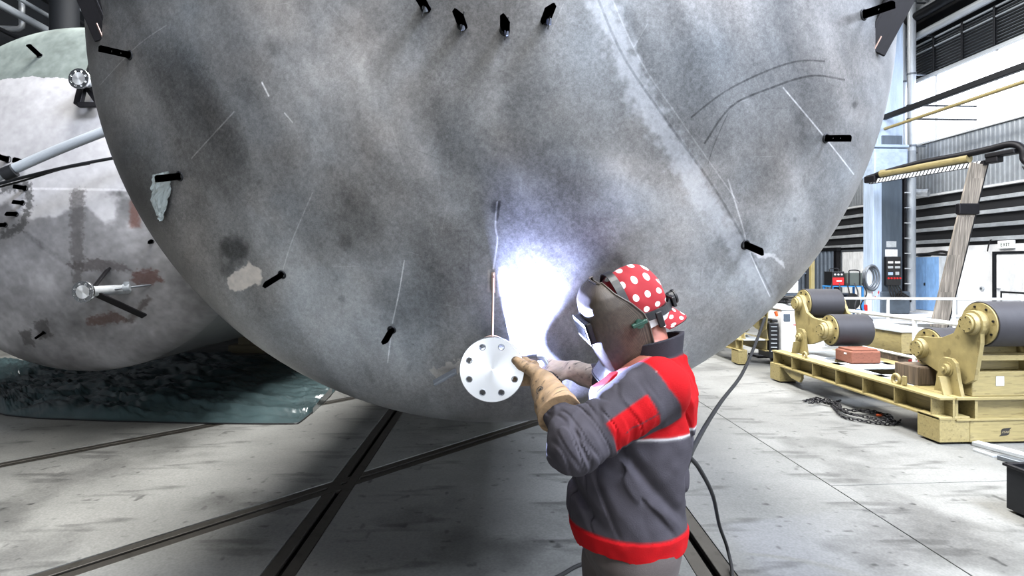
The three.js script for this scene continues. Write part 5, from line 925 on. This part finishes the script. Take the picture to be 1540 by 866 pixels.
// steel box, flat bars
{
  const p = ground(1512, 766), o = thing('steel_bin', 'open black steel bin standing on the floor by the flat bars', 'bin', V(p.x + 0.31, 0, p.z + 0.22), YAW);
  part(o, 'bin_wall', [box(0.6, 0.3, 0.012, 0, 0.17, 0.22, 0.002), box(0.6, 0.3, 0.012, 0, 0.17, -0.22, 0.002), box(0.012, 0.3, 0.44, -0.3, 0.17, 0, 0.002), box(0.012, 0.3, 0.44, 0.3, 0.17, 0, 0.002), box(0.6, 0.012, 0.44, 0, 0.03, 0, 0.002)], M.darkSteel);
  part(o, 'bin_rim', [box(0.63, 0.02, 0.03, 0, 0.32, 0.225, 0.004), box(0.63, 0.02, 0.03, 0, 0.32, -0.225, 0.004), box(0.03, 0.02, 0.48, -0.305, 0.32, 0, 0.004), box(0.03, 0.02, 0.48, 0.305, 0.32, 0, 0.004)], M.blackSteel);
  for (const x of [-0.22, 0.22]) part(o, 'foot', box(0.08, 0.024, 0.4, x, 0.012, 0, 0.003), M.blackSteel);
  const a = ground(1466, 669), b = ground(1562, 694); solo('flat_bar', 'long pale flat bar on the floor leading away from the drive housing foot block', 'steel bar', bar(V(0, 0.02, 0), b.clone().sub(a).setY(0.02), 0.1, 0.04), M.galvan, a);
  const c = ground(1462, 676), d = ground(1492, 686); solo('flat_bar', 'short pale flat bar on the floor beside the long one', 'steel bar', bar(V(0, 0.01, 0.03), d.clone().sub(c).setY(0.01).add(V(0, 0, 0.03)), 0.05, 0.02), M.galvan, c);
  const e = ground(1504, 690), f = ground(1570, 709); solo('flat_bar', 'dark edged flat bar on the floor nearest the steel bin', 'steel bar', bar(V(0, 0.02, 0), f.clone().sub(e).setY(0.02), 0.09, 0.04), M.greySteel, e);
}
// ---------------------------------------------------------------- power source and cables behind the tank
{
  const p = P(1190, 540, 10.15), o = thing('power_source', 'white welding power source cabinet with cables coiled on top', 'welding machine', V(p.x, 0, p.z), YAW - 0.12);
  part(o, 'cabinet_body', [box(0.62, 0.86, 0.62, 0.02, 0.53, 0, 0.03), box(0.66, 0.05, 0.66, 0.02, 0.97, 0, 0.02)], M.white);
  part(o, 'lid', box(0.6, 0.03, 0.6, 0.02, 1.0, 0, 0.01), M.cabinetGrey);
  part(o, 'meter_window', box(0.11, 0.13, 0.01, -0.2, 0.82, 0.312, 0.003), M.slate, 'blue tinted display'); part(o, 'meter_window', box(0.13, 0.12, 0.01, 0.0, 0.83, 0.312, 0.003), M.blackPlastic); part(o, 'badge', box(0.1, 0.03, 0.01, 0.18, 0.83, 0.312, 0.002), M.blackPlastic); part(o, 'badge', box(0.15, 0.02, 0.008, -0.02, 0.7, 0.311, 0.002), M.red);
  for (let k = 0; k < 4; k++) part(o, 'socket', rotX(new THREE.CylinderGeometry(0.028, 0.028, 0.02, 14)).translate(0.27, 0.84 - k * 0.14, 0.315), k % 2 ? M.brass : M.blackPlastic);
  part(o, 'louvre_side', [box(0.16, 0.6, 0.5, -0.4, 0.42, 0.02, 0.01)], M.blackPlastic); for (let k = 0; k < 7; k++) part(o, 'louvre_slat', box(0.1, 0.012, 0.02, -0.4, 0.24 + k * 0.07, 0.275, 0.003), M.cabinetGrey);
  part(o, 'bumper', box(0.1, 0.05, 0.3, -0.38, 0.76, 0.12, 0.01), M.blackPlastic); part(o, 'plug', [cyl(V(-0.34, 0.84, 0.25), V(-0.36, 0.92, 0.24), 0.02, 0.03, 10)], M.orange);
  for (const [x, z] of [[-0.25, 0.22], [0.28, 0.22], [-0.25, -0.22], [0.28, -0.22]]) part(o, 'caster', rotZ(new THREE.CylinderGeometry(0.05, 0.05, 0.04, 16)).translate(x, 0.05, z), M.blackPlastic);
  const top = V(p.x + 0.02, 1.015, p.z), cp = []; for (let i = 0; i < 90; i++) { const a = i * 0.42, r = 0.2 + 0.08 * Math.sin(i * 1.7); cp.push(V(Math.cos(a) * r * 1.15, 0.02 + i * 0.0014 + 0.012 * Math.sin(i), Math.sin(a) * r * 0.85)); }
  solo('cable_coil', 'black cable coil lying on the white power source', 'cable', tube(cp, 0.013, 360, 7), M.cable, top);
  const hp = V(p.x - 0.14, 1.2, p.z - 0.3); const hose = thing('wire_feeder', 'small grey wire feeder with dark hood behind the power source', 'wire feeder', V(p.x - 0.12, 0, p.z - 0.75), YAW);
  part(hose, 'feeder_stand', [cyl(V(-0.12, 0, 0), V(-0.12, 1.05, 0), 0.02), cyl(V(0.12, 0, 0), V(0.12, 1.05, 0), 0.02), box(0.5, 0.03, 0.4, 0, 1.05, 0, 0.005), box(0.5, 0.04, 0.4, 0, 0.02, 0, 0.005)], M.darkSteel); part(hose, 'feeder_case', box(0.34, 0.16, 0.3, 0, 1.145, 0, 0.02), M.slate); part(hose, 'hood', box(0.2, 0.1, 0.24, 0.02, 1.275, 0, 0.03), M.blackPlastic); part(hose, 'reel', rotZ(new THREE.TorusGeometry(0.06, 0.02, 8, 20)).translate(-0.06, 1.2, 0.17), M.white);
}
// box beam and red cover behind the railing
{ const p = P(1360, 515, 8.4), o = thing('box_beam', 'khaki box beam end resting on stacked blocks behind the railing', 'beam', V(p.x, 0, p.z), YAW); part(o, 'beam_body', box(0.55, 0.3, 1.2, 0, 0.62, -0.3, 0.01), M.yellow); part(o, 'beam_cap', box(0.6, 0.03, 1.24, 0, 0.785, -0.3, 0.005), M.cabinetGrey); part(o, 'block_stack', [box(0.5, 0.22, 0.4, 0, 0.36, 0, 0.01), box(0.6, 0.25, 0.5, 0, 0.125, 0, 0.01)], M.crateWood);
  const q = P(1352, 545, 7.9), r = thing('red_crate', 'dark red steel crate behind the lower railing', 'crate', V(q.x + 0.55, 0, q.z + 0.1), YAW); part(r, 'crate_wall', [box(0.7, 0.36, 0.02, 0, 0.23, 0.2, 0.003), box(0.7, 0.36, 0.02, 0, 0.23, -0.2, 0.003), box(0.02, 0.36, 0.4, -0.34, 0.23, 0, 0.003), box(0.02, 0.36, 0.4, 0.34, 0.23, 0, 0.003), box(0.7, 0.02, 0.4, 0, 0.05, 0, 0.003)], std(0x7a1416, 0.5)); part(r, 'crate_label', box(0.2, 0.06, 0.006, 0.02, 0.3, 0.212, 0.001), M.cabinetGrey); part(r, 'skid', [box(0.08, 0.05, 0.4, -0.25, 0.025, 0), box(0.08, 0.05, 0.4, 0.25, 0.025, 0)], M.blackSteel); }
// railings
function railing(label, a, b, posts, m = M.white) {
  const o = thing('handrail', label, 'railing', a), d = b.clone().sub(a); const at = t => d.clone().multiplyScalar(t);
  part(o, 'top_rail', cyl(at(0).setY(1.02), at(1).setY(1.02), 0.027), m); part(o, 'knee_rail', cyl(at(0).setY(0.52), at(1).setY(0.52), 0.02), m);
  for (let i = 0; i < posts; i++) { const q = at(i / (posts - 1)); const w = part(o, 'post', cyl(q.clone().setY(0), q.clone().setY(1.02), 0.028), m); part(w, 'foot_plate', box(0.12, 0.012, 0.12, q.x, 0.006, q.z, 0.002), M.galvan); }
  return o;
}
{ const g = (u, d) => { const p = P(u, 450, d); return V(p.x, 0, p.z); };
  railing('white railing running across in front of the blue cabinet', g(1238, 12.2), g(1640, 11.7), 5);
  const a = fromHall(5.6, 0, -9.2), b = fromHall(5.6, 0, -6.1); railing('white railing running along behind the tank rotator', a, b, 4); }
// raised white plinth behind the railing
{ const a = fromHall(11, 0, -18.5), o = hallThing('floor_plinth', 'low pale concrete plinth under the column and cabinet', 'plinth', 12.9, 0, -20.5); part(o, 'plinth_slab', metric(box(5.4, 0.12, 7, 0, 0.06, 0, 0.01)), M.whiteWall); part(o, 'edge_angle', [box(5.42, 0.03, 0.03, 0, 0.115, 3.5, 0.004), box(0.03, 0.03, 7, -2.7, 0.115, 0, 0.004)], M.galvan); }
// ---------------------------------------------------------------- column with boom
{
  const c = toHall(P(1328, 470, 19.4)), o = hallThing('manipulator_column', 'tall grey welding manipulator column with control panel and pale blue edge', 'column', c.x, 0.12, c.z);
  part(o, 'column_shaft', [box(0.72, 5.9, 0.6, 0.1, 2.95, 0, 0.03)], M.slate); part(o, 'edge_post', box(0.3, 4.6, 0.5, -0.44, 2.3, 0.1, 0.02), M.paleBlue); part(o, 'cap_flare', [box(1.15, 0.9, 0.8, 0, 5.0, 0, 0.05), box(1.2, 0.1, 0.85, 0, 5.52, 0, 0.03), box(1.2, 0.06, 0.85, 0, 4.55, 0, 0.02)], M.paleBlue); part(o, 'upper_shaft', box(0.9, 7, 0.55, 0.05, 9, 0, 0.03), M.paleBlue);
  part(o, 'guide_rail', [box(0.16, 4.6, 0.2, 0.72, 2.4, 0, 0.02), box(0.06, 4.6, 0.1, 0.52, 2.4, 0.3, 0.01)], M.blackSteel); for (let k = 0; k < 9; k++) part(o, 'rung', box(0.2, 0.03, 0.03, 0.58, 0.5 + k * 0.5, 0.36, 0.004), M.galvan);
  part(o, 'side_tube', cyl(V(0.82, 0.1, 0.2), V(0.82, 5.4, 0.2), 0.14, 0.14, 24), M.zincPaint);
  const pn = part(o, 'control_panel', box(0.5, 0.95, 0.14, 0.06, 1.42, 0.36, 0.02), M.blackPlastic, 'black control panel with meters');
  part(pn, 'notice_plate', box(0.34, 0.2, 0.012, 0.06, 2.3, 0.31, 0.002), M.cabinetGrey); part(pn, 'notice_plate', box(0.42, 0.3, 0.012, 0.06, 1.98, 0.31, 0.002), M.white);
  for (let r = 0; r < 2; r++) for (let k = 0; k < 2; k++) part(pn, 'meter', box(0.17, 0.07, 0.02, -0.06 + k * 0.24, 1.7 - r * 0.16, 0.435, 0.004), r ? M.cabinetGrey : M.white);
  part(pn, 'switch', box(0.16, 0.09, 0.02, -0.06, 1.33, 0.435, 0.004), std(0x9fb6dc, 0.4)); part(pn, 'switch', box(0.12, 0.1, 0.02, 0.17, 1.34, 0.435, 0.004), M.cabinetGrey);
  for (let k = 0; k < 5; k++) part(pn, 'push_button', rotX(new THREE.CylinderGeometry(0.03, 0.03, 0.03, 12)).translate(-0.13 + k * 0.1, 1.18, 0.44), M.red);
  for (let k = 0; k < 5; k++) part(o, 'panel_cable', tube([V(-0.1 + k * 0.08, 0.95, 0.4), V(-0.14 + k * 0.1, 0.7, 0.52), V(0.05 + k * 0.03, 0.5, 0.45), V(0.3 + k * 0.08, 0.75 - k * 0.05, 0.4), V(0.5 + k * 0.05, 0.4, 0.35)], 0.022, 30, 6), M.cable);
  part(o, 'base_box', box(1.0, 0.75, 0.8, 0.15, 0.375, 0, 0.05), M.slate);
  // boom
  const p1 = P(1304, 268, 18.5), p2 = P(1489, 235.5, 15.0), b = thing('manipulator_boom', 'yellow boom with black and white hazard stripes along its lower edge', 'boom', p1), d = p2.clone().sub(p1), L = d.length(), q = new THREE.Quaternion().setFromUnitVectors(V(1, 0, 0), d.clone().normalize());
  const R = g => (Array.isArray(g) ? merge(g) : g).applyQuaternion(q);
  part(b, 'boom_tube', R([rotZ(new THREE.CylinderGeometry(0.12, 0.12, L * 0.72, 20)).translate(L * 0.5, 0.06, 0)]), M.yellow); part(b, 'boom_hose', R(tube([V(0.02, 0.0, 0), V(0.3, 0.02, 0.02), V(L * 0.15, 0.07, 0.02), V(L * 0.5, 0.17, 0.02), V(L * 0.8, 0.17, 0.02), V(L, 0.2, 0), V(L + 0.5, 0.22, 0), V(L + 0.75, 0.05, 0), V(L + 0.8, -0.25, 0), V(L + 1.1, -0.4, 0), V(L + 1.8, -0.38, 0)], 0.09, 90, 10)), M.blackSteel);
  part(b, 'stripe_base', R(box(L * 0.94, 0.13, 0.1, L * 0.5, -0.14, 0, 0.004)), M.blackSteel);
  for (let k = 0; k < 30; k++) part(b, 'hazard_stripe', R(extrude([[0, -0.06], [0.07, -0.06], [0.14, 0.06], [0.07, 0.06]], 0.012).translate(L * 0.04 + k * L * 0.03, -0.14, 0.046)), M.white);
  part(b, 'end_clamp', R([box(0.7, 0.12, 0.3, L + 0.3, 0.02, 0, 0.03), box(0.3, 0.2, 0.24, L + 0.1, -0.08, 0, 0.03)]), M.blackSteel); part(b, 'root_clamp', R(box(0.4, 0.22, 0.3, 0.2, -0.06, 0, 0.04)), M.blackSteel); part(b, 'loose_wire', R(tube([V(L + 0.8, -0.4, 0.1), V(L + 1.0, -0.7, 0.12), V(L + 1.3, -0.72, 0.1), V(L + 1.5, -0.45, 0.1)], 0.015, 20, 6)), M.cable);
  // leaning board
  const a = P(1411, 494, 15.7), t = P(1472, 246, 15.15); a.y = 0.02; const bd = thing('wooden_board', 'long weathered wooden board leaning against the striped boom', 'board', V(a.x, 0, a.z)); const la = V(0, 0.03, 0), lt = t.clone().sub(bd.position);
  part(bd, 'plank', metric(bar(la, lt, 0.44, 0.06, V(0, 0, 1))), M.board); part(bd, 'edge_strip', bar(la.clone().add(V(0.23, 0, 0.01)), lt.clone().add(V(0.22, 0, 0.01)), 0.03, 0.07, V(0, 0, 1)), M.darkSteel);
  const m = mix3(la, lt, 0.73); part(bd, 'tie_band', box(0.55, 0.3, 0.16, m.x, m.y, m.z, 0.04), M.blackSteel);
}
// pipes down the wall
for (const [u, y0, lab] of [[1358.5, 4.2, 'slim galvanised downpipe beside the window band'], [1371, 4.35, 'thick galvanised downpipe with elbow beside the window band']]) {
  const p = toHall(hallHit(u, 200, WALL_X - 0.6)), r = u > 1360 ? 0.13 : 0.1, o = hallThing('downpipe', lab, 'pipe', p.x, y0, p.z);
  part(o, 'pipe_run', cyl(V(0, 0, 0), V(0, 8.6 - y0 * 0.0, 0), r, r, 20), M.galvan); for (const y of [1.5, 4, 6.5]) part(o, 'pipe_clamp', [cyl(V(0, y, 0), V(0, y + 0.06, 0), r + 0.02), span(0, 0.5, y, y + 0.05, -0.03, 0.03, 0.004)], M.greySteel);
  if (u > 1360) part(o, 'elbow', tube([V(0, 0.15, 0), V(0, 0, 0), V(0.1, -0.12, 0.1), V(0.3, -0.15, 0.4)], r + 0.015, 16, 12), M.galvan);
}
// crane rails in front of the windows
for (const [v0, v1, r, m, lab, fl] of [[178, 99.5, 0.085, M.darkSteel, 'long dark rail running along in front of the window band', 1], [198, 123, 0.05, M.yellow, 'long thin yellow pipe running along below the dark rail', 0]]) {
  const y = 1.7 + (400 - v1) * (13.4 / (770 / F * CY_ + SY_)) / F, o = hallThing('crane_rail', lab, 'rail', 13.4, y, -15);
  part(o, 'rail_run', fl ? span(-0.07, 0.07, -0.085, 0.085, -13, 16, 0.02) : cyl(V(0, 0, -13), V(0, 0, 16), r, r, 14), m);
  for (let k = -4; k < 6; k += 3) part(o, 'bracket', [span(-0.02, WALL_X - 13.4, fl ? 0.09 : 0.05, fl ? 0.13 : 0.09, k * 2.4, k * 2.4 + 0.07, 0.004)], M.darkSteel);
}
// ---------------------------------------------------------------- blue cabinet, machines, posts
{
  const z = onWall(1412, 400, 15.02).z, o = hallThing('tool_cabinet', 'tall steel cabinet with two blue doors against the white wall', 'cabinet', 15.02, 0.12, z);
  part(o, 'cabinet_body', span(0.02, 0.62, 0, 1.9, -1.15, 0, 0.01), M.cabinetGrey); part(o, 'plinth', span(0.0, 0.6, 0, 0.08, -1.14, -0.01, 0.004), M.white);
  for (const k of [0, 1]) { const d = part(o, 'cabinet_door', span(-0.005, 0.02, 0.1, 1.88, -1.13 + k * 0.56, -0.585 + k * 0.56, 0.006), M.cabinetBlue, 'blue door'); part(d, 'door_handle', span(-0.03, -0.005, 0.92, 1.02, -0.6 + k * 0.02 - 0.02, -0.585 + k * 0.02, 0.004), M.blackPlastic); }
  const it = hallThing('hose_bundle', 'black hoses and bent pipe lying on the blue cabinet', 'hose', 15.3, 2.025, z - 0.5);
  part(it, 'hose_loop', tube([V(-0.2, 0.06, -0.6), V(0, 0.1, -0.2), V(0.1, 0.16, 0.1), V(0.1, 0.12, 0.4), V(0, 0.05, 0.5), V(-0.1, 0.06, 0.2), V(-0.15, 0.08, -0.3)], 0.045, 50, 8, true), M.cable); part(it, 'pan', lathe([[0, 0], [0.18, 0.0], [0.26, 0.08], [0.25, 0.09], [0.17, 0.015], [0, 0.015]], 24).translate(-0.1, 0, -0.35), M.darkSteel);
  // cart with two machines
  const c = P(1268, 478, 17.2), k = thing('machine_cart', 'blue steel cart carrying two welding machines beside the hose post', 'cart', V(c.x, 0, c.z), YAW), b = std(0x2f7fc0, 0.5);
  part(k, 'cart_shelf', [box(1.0, 0.03, 0.5, 0, 1.1, 0, 0.005), box(1.0, 0.03, 0.5, 0, 0.4, 0, 0.005)], b); for (const [x, zz] of [[-0.46, 0.2], [0.46, 0.2], [-0.46, -0.2], [0.46, -0.2]]) part(k, 'cart_post', box(0.05, 1.04, 0.05, x, 0.57, zz, 0.004), b); for (const x of [-0.4, 0.4]) part(k, 'wheel', rotZ(new THREE.CylinderGeometry(0.06, 0.06, 0.05, 16)).translate(x, 0.06, 0), M.blackPlastic);
  part(k, 'gas_drum', [rotX(new THREE.CylinderGeometry(0.24, 0.24, 0.4, 28)).translate(0.16, 0.66, 0)], M.blackPlastic);
  const m1 = thing('welding_machine', 'small red and black welding machine on the blue cart', 'welding machine', V(c.x - 0.27, 1.12, c.z), YAW); part(m1, 'machine_case', box(0.38, 0.42, 0.4, 0, 0.21, 0, 0.015), M.blackPlastic); part(m1, 'front_panel', box(0.34, 0.22, 0.012, 0, 0.13, 0.204, 0.003), M.red); for (let i = 0; i < 3; i++) part(m1, 'dial', rotX(new THREE.CylinderGeometry(0.025, 0.025, 0.02, 12)).translate(-0.1 + i * 0.1, 0.33, 0.21), M.white); part(m1, 'carry_handle', tube([V(-0.14, 0.41, 0), V(-0.12, 0.5, 0), V(0.12, 0.5, 0), V(0.14, 0.41, 0)], 0.014, 20, 6), M.blackPlastic); part(m1, 'badge', box(0.16, 0.04, 0.01, 0.02, 0.14, 0.212, 0.002), M.white);
  const m2 = thing('welding_machine', 'grey box shaped welding machine with tube handle on the blue cart', 'welding machine', V(c.x + 0.22, 1.12, c.z), YAW); part(m2, 'machine_case', box(0.46, 0.38, 0.42, 0, 0.19, 0, 0.02), std(0x4d5450, 0.5)); part(m2, 'carry_handle', tube([V(-0.2, 0.02, 0.23), V(-0.2, 0.36, 0.23), V(-0.16, 0.45, 0.2), V(0.1, 0.45, 0.2), V(0.13, 0.36, 0.23), V(0.13, 0.02, 0.23)], 0.016, 40, 6), M.darkSteel);
  for (let i = 0; i < 5; i++) { const s = V(c.x - 0.5 + i * 0.22, 0, c.z + 0.3); solo('welding_lead', 'welding lead trailing from the machines on the blue cart', 'cable', tube([V(0, 1.2, 0), V(-0.06 + 0.03 * i, 0.9, 0.12), V(0.1 - 0.06 * i, 0.5, 0.16), V(-0.3 + 0.12 * i, 0.12, 0.2), V(-0.5 + 0.1 * i, 0.025, 0.3)], 0.02, 40, 6), i % 2 ? M.rubber : M.cable, s, 0, 'leads hanging from the cart'); }
  // hose post
  const h = P(1304, 472, 17.4), hp = thing('hose_post', 'white wrapped post with coiled hoses hung on its top', 'post', V(h.x, 0, h.z), YAW); part(hp, 'post_shaft', box(0.2, 1.6, 0.2, 0, 0.8, 0, 0.04), M.white); part(hp, 'hose_coil', [0, 1, 2].map(i => new THREE.TorusGeometry(0.2 + i * 0.02, 0.03, 8, 28).scale(0.9, 1.5, 1).translate(-0.05 + i * 0.03, 1.35, 0.12 + i * 0.05)), M.greySteel); part(hp, 'red_sleeve', box(0.12, 0.5, 0.1, -0.12, 0.3, 0.08, 0.03), M.red); part(hp, 'green_cap', box(0.1, 0.06, 0.1, 0.04, 1.63, 0, 0.01), std(0x2f8f72, 0.5));
  const tp = P(1308, 431, 17.3), te = P(1322, 438, 18.6), tape = thing('barrier_tape', 'red and white barrier tape slung from the hose post to the column', 'tape', tp);
  for (let i = 0; i < 8; i++) { const at = t => te.clone().sub(tp).multiplyScalar(t).add(V(0, -0.25 * Math.sin(t * Math.PI), 0)); part(tape, 'tape_strip', bar(at(i / 8), at((i + 1) / 8), 0.06, 0.004, V(0, 0, 1)), i % 3 === 1 ? M.red : M.white); }
  // yellow post and dark rack at the edge of the big tank
  const y = P(1221, 470, 15), yp = thing('guard_post', 'slim yellow guard post beside the ribbed sliding door', 'post', V(y.x, 0, y.z), YAW); part(yp, 'post_shaft', box(0.1, 2.0, 0.1, 0, 1.0, 0, 0.01), M.yellow); part(yp, 'foot_plate', box(0.24, 0.02, 0.24, 0, 0.01, 0, 0.003), M.darkSteel);
  const rk = P(1210, 470, 16), ro = thing('storage_rack', 'dark steel storage rack glimpsed behind the yellow post', 'rack', V(rk.x - 0.5, 0, rk.z - 0.3), YAW); for (const x of [-0.6, 0.6]) for (const zz of [-0.25, 0.25]) part(ro, 'rack_post', box(0.08, 2.1, 0.08, x, 1.05, zz, 0.006), M.deepWall); for (const yy of [0.3, 0.9, 1.5, 2.05]) part(ro, 'rack_shelf', box(1.2, 0.05, 0.55, 0, yy, 0, 0.004), M.slate); part(ro, 'white_bin', box(0.4, 0.4, 0.4, 0.2, 1.13, 0, 0.05), M.white);
  const ws = hallThing('wall_switch', 'small round wall switch between the cabinet and the door', 'switch', WALL_X - 0.03, 1.0, onWall(1478, 436).z); part(ws, 'switch_plate', rotZ(new THREE.CylinderGeometry(0.07, 0.07, 0.05, 20)), M.cabinetGrey); part(ws, 'switch_key', rotZ(new THREE.CylinderGeometry(0.035, 0.035, 0.02, 14)).translate(-0.03, 0, 0), M.greySteel);
  const eb = hallThing('wall_socket', 'round brown wall button with black hose beside the blue cabinet', 'socket', WALL_X - 0.03, 1.35, onWall(1366, 417).z); part(eb, 'socket_plate', box(0.06, 0.16, 0.16, 0, 0, 0, 0.01), M.white); part(eb, 'socket_button', rotZ(new THREE.CylinderGeometry(0.05, 0.05, 0.05, 16)).translate(-0.04, 0, 0), M.rustWood); part(eb, 'socket_hose', tube([V(-0.05, -0.25, 0.4), V(-0.15, -0.5, 0.35), V(-0.15, -0.8, 0.0), V(-0.2, -0.95, -0.6)], 0.06, 30, 8), M.cable);
}
// ---------------------------------------------------------------- tarpaulin under the left tank
{
  const a = ground(9, 622), front = [[-60, 606], [9, 625], [60, 630], [178, 634.5], [321, 637.5], [448, 637.5]].map(p => ground(...p)), back = [[-90, 556], [10, 556], [80, 556], [190, 548], [330, 540], [470, 545]].map(p => ground(...p));
  front.push(ground(497, 596)); back.push(ground(520, 570));
  const cf = new THREE.CatmullRomCurve3(front, false, 'catmullrom', 0.1), cb = new THREE.CatmullRomCurve3(back), NS = 240, NT = 110, pos = [], uv = [], idx = [];
  const ridge = (x, y, s) => 1 - Math.abs(2 * fbm(x, y, 4, s) - 1) * 2.2;
  for (let j = 0; j <= NT; j++) for (let i = 0; i <= NS; i++) {
    const s = i / NS, t = j / NT, p = cf.getPoint(s).lerp(cb.getPoint(s), t); const e = sstep(0, 0.06, t) * sstep(0, 0.03, 1 - s), q = 1 - sstep(0.5, 0.85, s);
    const big = Math.max(0, ridge(p.x * 0.55 + p.z * 0.5, p.z * 1.1 - p.x * 0.3, 900)), mid = Math.max(0, ridge(p.x * 1.8 + p.z * 1.2, p.z * 4.2 - p.x * 0.8, 910)), sm = Math.max(0, ridge(p.x * 4 + p.z * 3, p.z * 11 - p.x * 2, 920));
    const h = 0.006 + e * (lerp(0.3, 1, q) * (0.12 * big + 0.075 * mid) + lerp(0.022, 0.042, q) * sm) + (1 - e) * 0.004; pos.push(p.x - a.x, h, p.z - a.z); uv.push(p.x, p.z);
  }
  for (let j = 0; j < NT; j++) for (let i = 0; i < NS; i++) { const k = j * (NS + 1) + i; idx.push(k, k + 1, k + NS + 1, k + 1, k + NS + 2, k + NS + 1); }
  const g = new THREE.BufferGeometry(); g.setAttribute('position', new THREE.Float32BufferAttribute(pos, 3)); g.setAttribute('uv', new THREE.Float32BufferAttribute(uv, 2)); g.setIndex(idx); g.computeVertexNormals();
  const o = thing('tarpaulin', 'crumpled dark green plastic sheet spread on the floor under the left tank', 'tarpaulin', a); part(o, 'sheet', g, M.tarp);
  const hem = []; for (let i = 0; i <= 60; i++) hem.push(cf.getPoint(i / 60).sub(a).setY(0.008)); part(o, 'hem_cord', tube(hem, 0.008, 160, 6), M.blackPlastic);
  const fl = ground(492, 600).sub(a); part(o, 'lifted_corner', bar(ground(470, 622).sub(a).setY(0.02), ground(499, 594).sub(a).setY(0.07), 0.006, 0.09), M.tarp);
}
// ---------------------------------------------------------------- dark services at the upper left
{
  const d = P(97, 40, 14), h = toHall(d), o = hallThing('vent_duct', 'wide dark vertical duct rising behind the left tank', 'duct', h.x, 0, h.z);
  part(o, 'duct_run', cyl(V(0, 0, 0), V(0, 12.9, 0), 0.3, 0.3, 32), M.deepWall); for (const y of [3, 6.4, 9]) part(o, 'duct_flange', cyl(V(0, y, 0), V(0, y + 0.06, 0), 0.34, 0.34, 32), M.darkSteel);
  [[-11, 7.72, 0.09], [-11.3, 7.3, 0.05], [-10.82, 8.0, 0.05], [-10.68, 8.25, 0.05], [-10.55, 8.5, 0.04], [-10.44, 8.75, 0.04]].forEach(([x, y, r], i) => {
    const p = hallThing('service_pipe', ['thick grey service pipe in the dark corner above the left tank', 'thin grey service pipe in the dark corner above the left tank'][i ? 1 : 0], 'pipe', x, y, -14, i ? 'thin service pipes above the left tank' : undefined); part(p, 'pipe_run', cyl(V(0, 0, -10), V(0, 0, 12), r, r, 12), i % 2 ? M.darkSteel : M.zincPaint);
    for (const z of [-6, 0, 6]) part(p, 'hanger', cyl(V(0, 0, z), V(0, 12.98 - y, z), 0.015, 0.015, 6), M.darkSteel);
  });
  const b = P(10, 43, 14.4), bh = toHall(b), bp = hallThing('cross_pipe', 'pale pipe with bend crossing the dark corner above the left tank', 'pipe', bh.x, bh.y, bh.z); part(bp, 'pipe_run', tube([V(-1.0, 0, 0), V(0, 0, 0), V(0.3, 0, 0), V(0.36, 0.06, 0), V(0.36, 0.4, 0), V(0.36, 4.6, 0)], 0.07, 60, 10, false, 0.1), M.galvan);
}
for (const o of scene.children) { o.updateMatrix(); o.applyMatrix4(new THREE.Matrix4().makeRotationY(-YAW)); }
renderer.render(scene, camera);
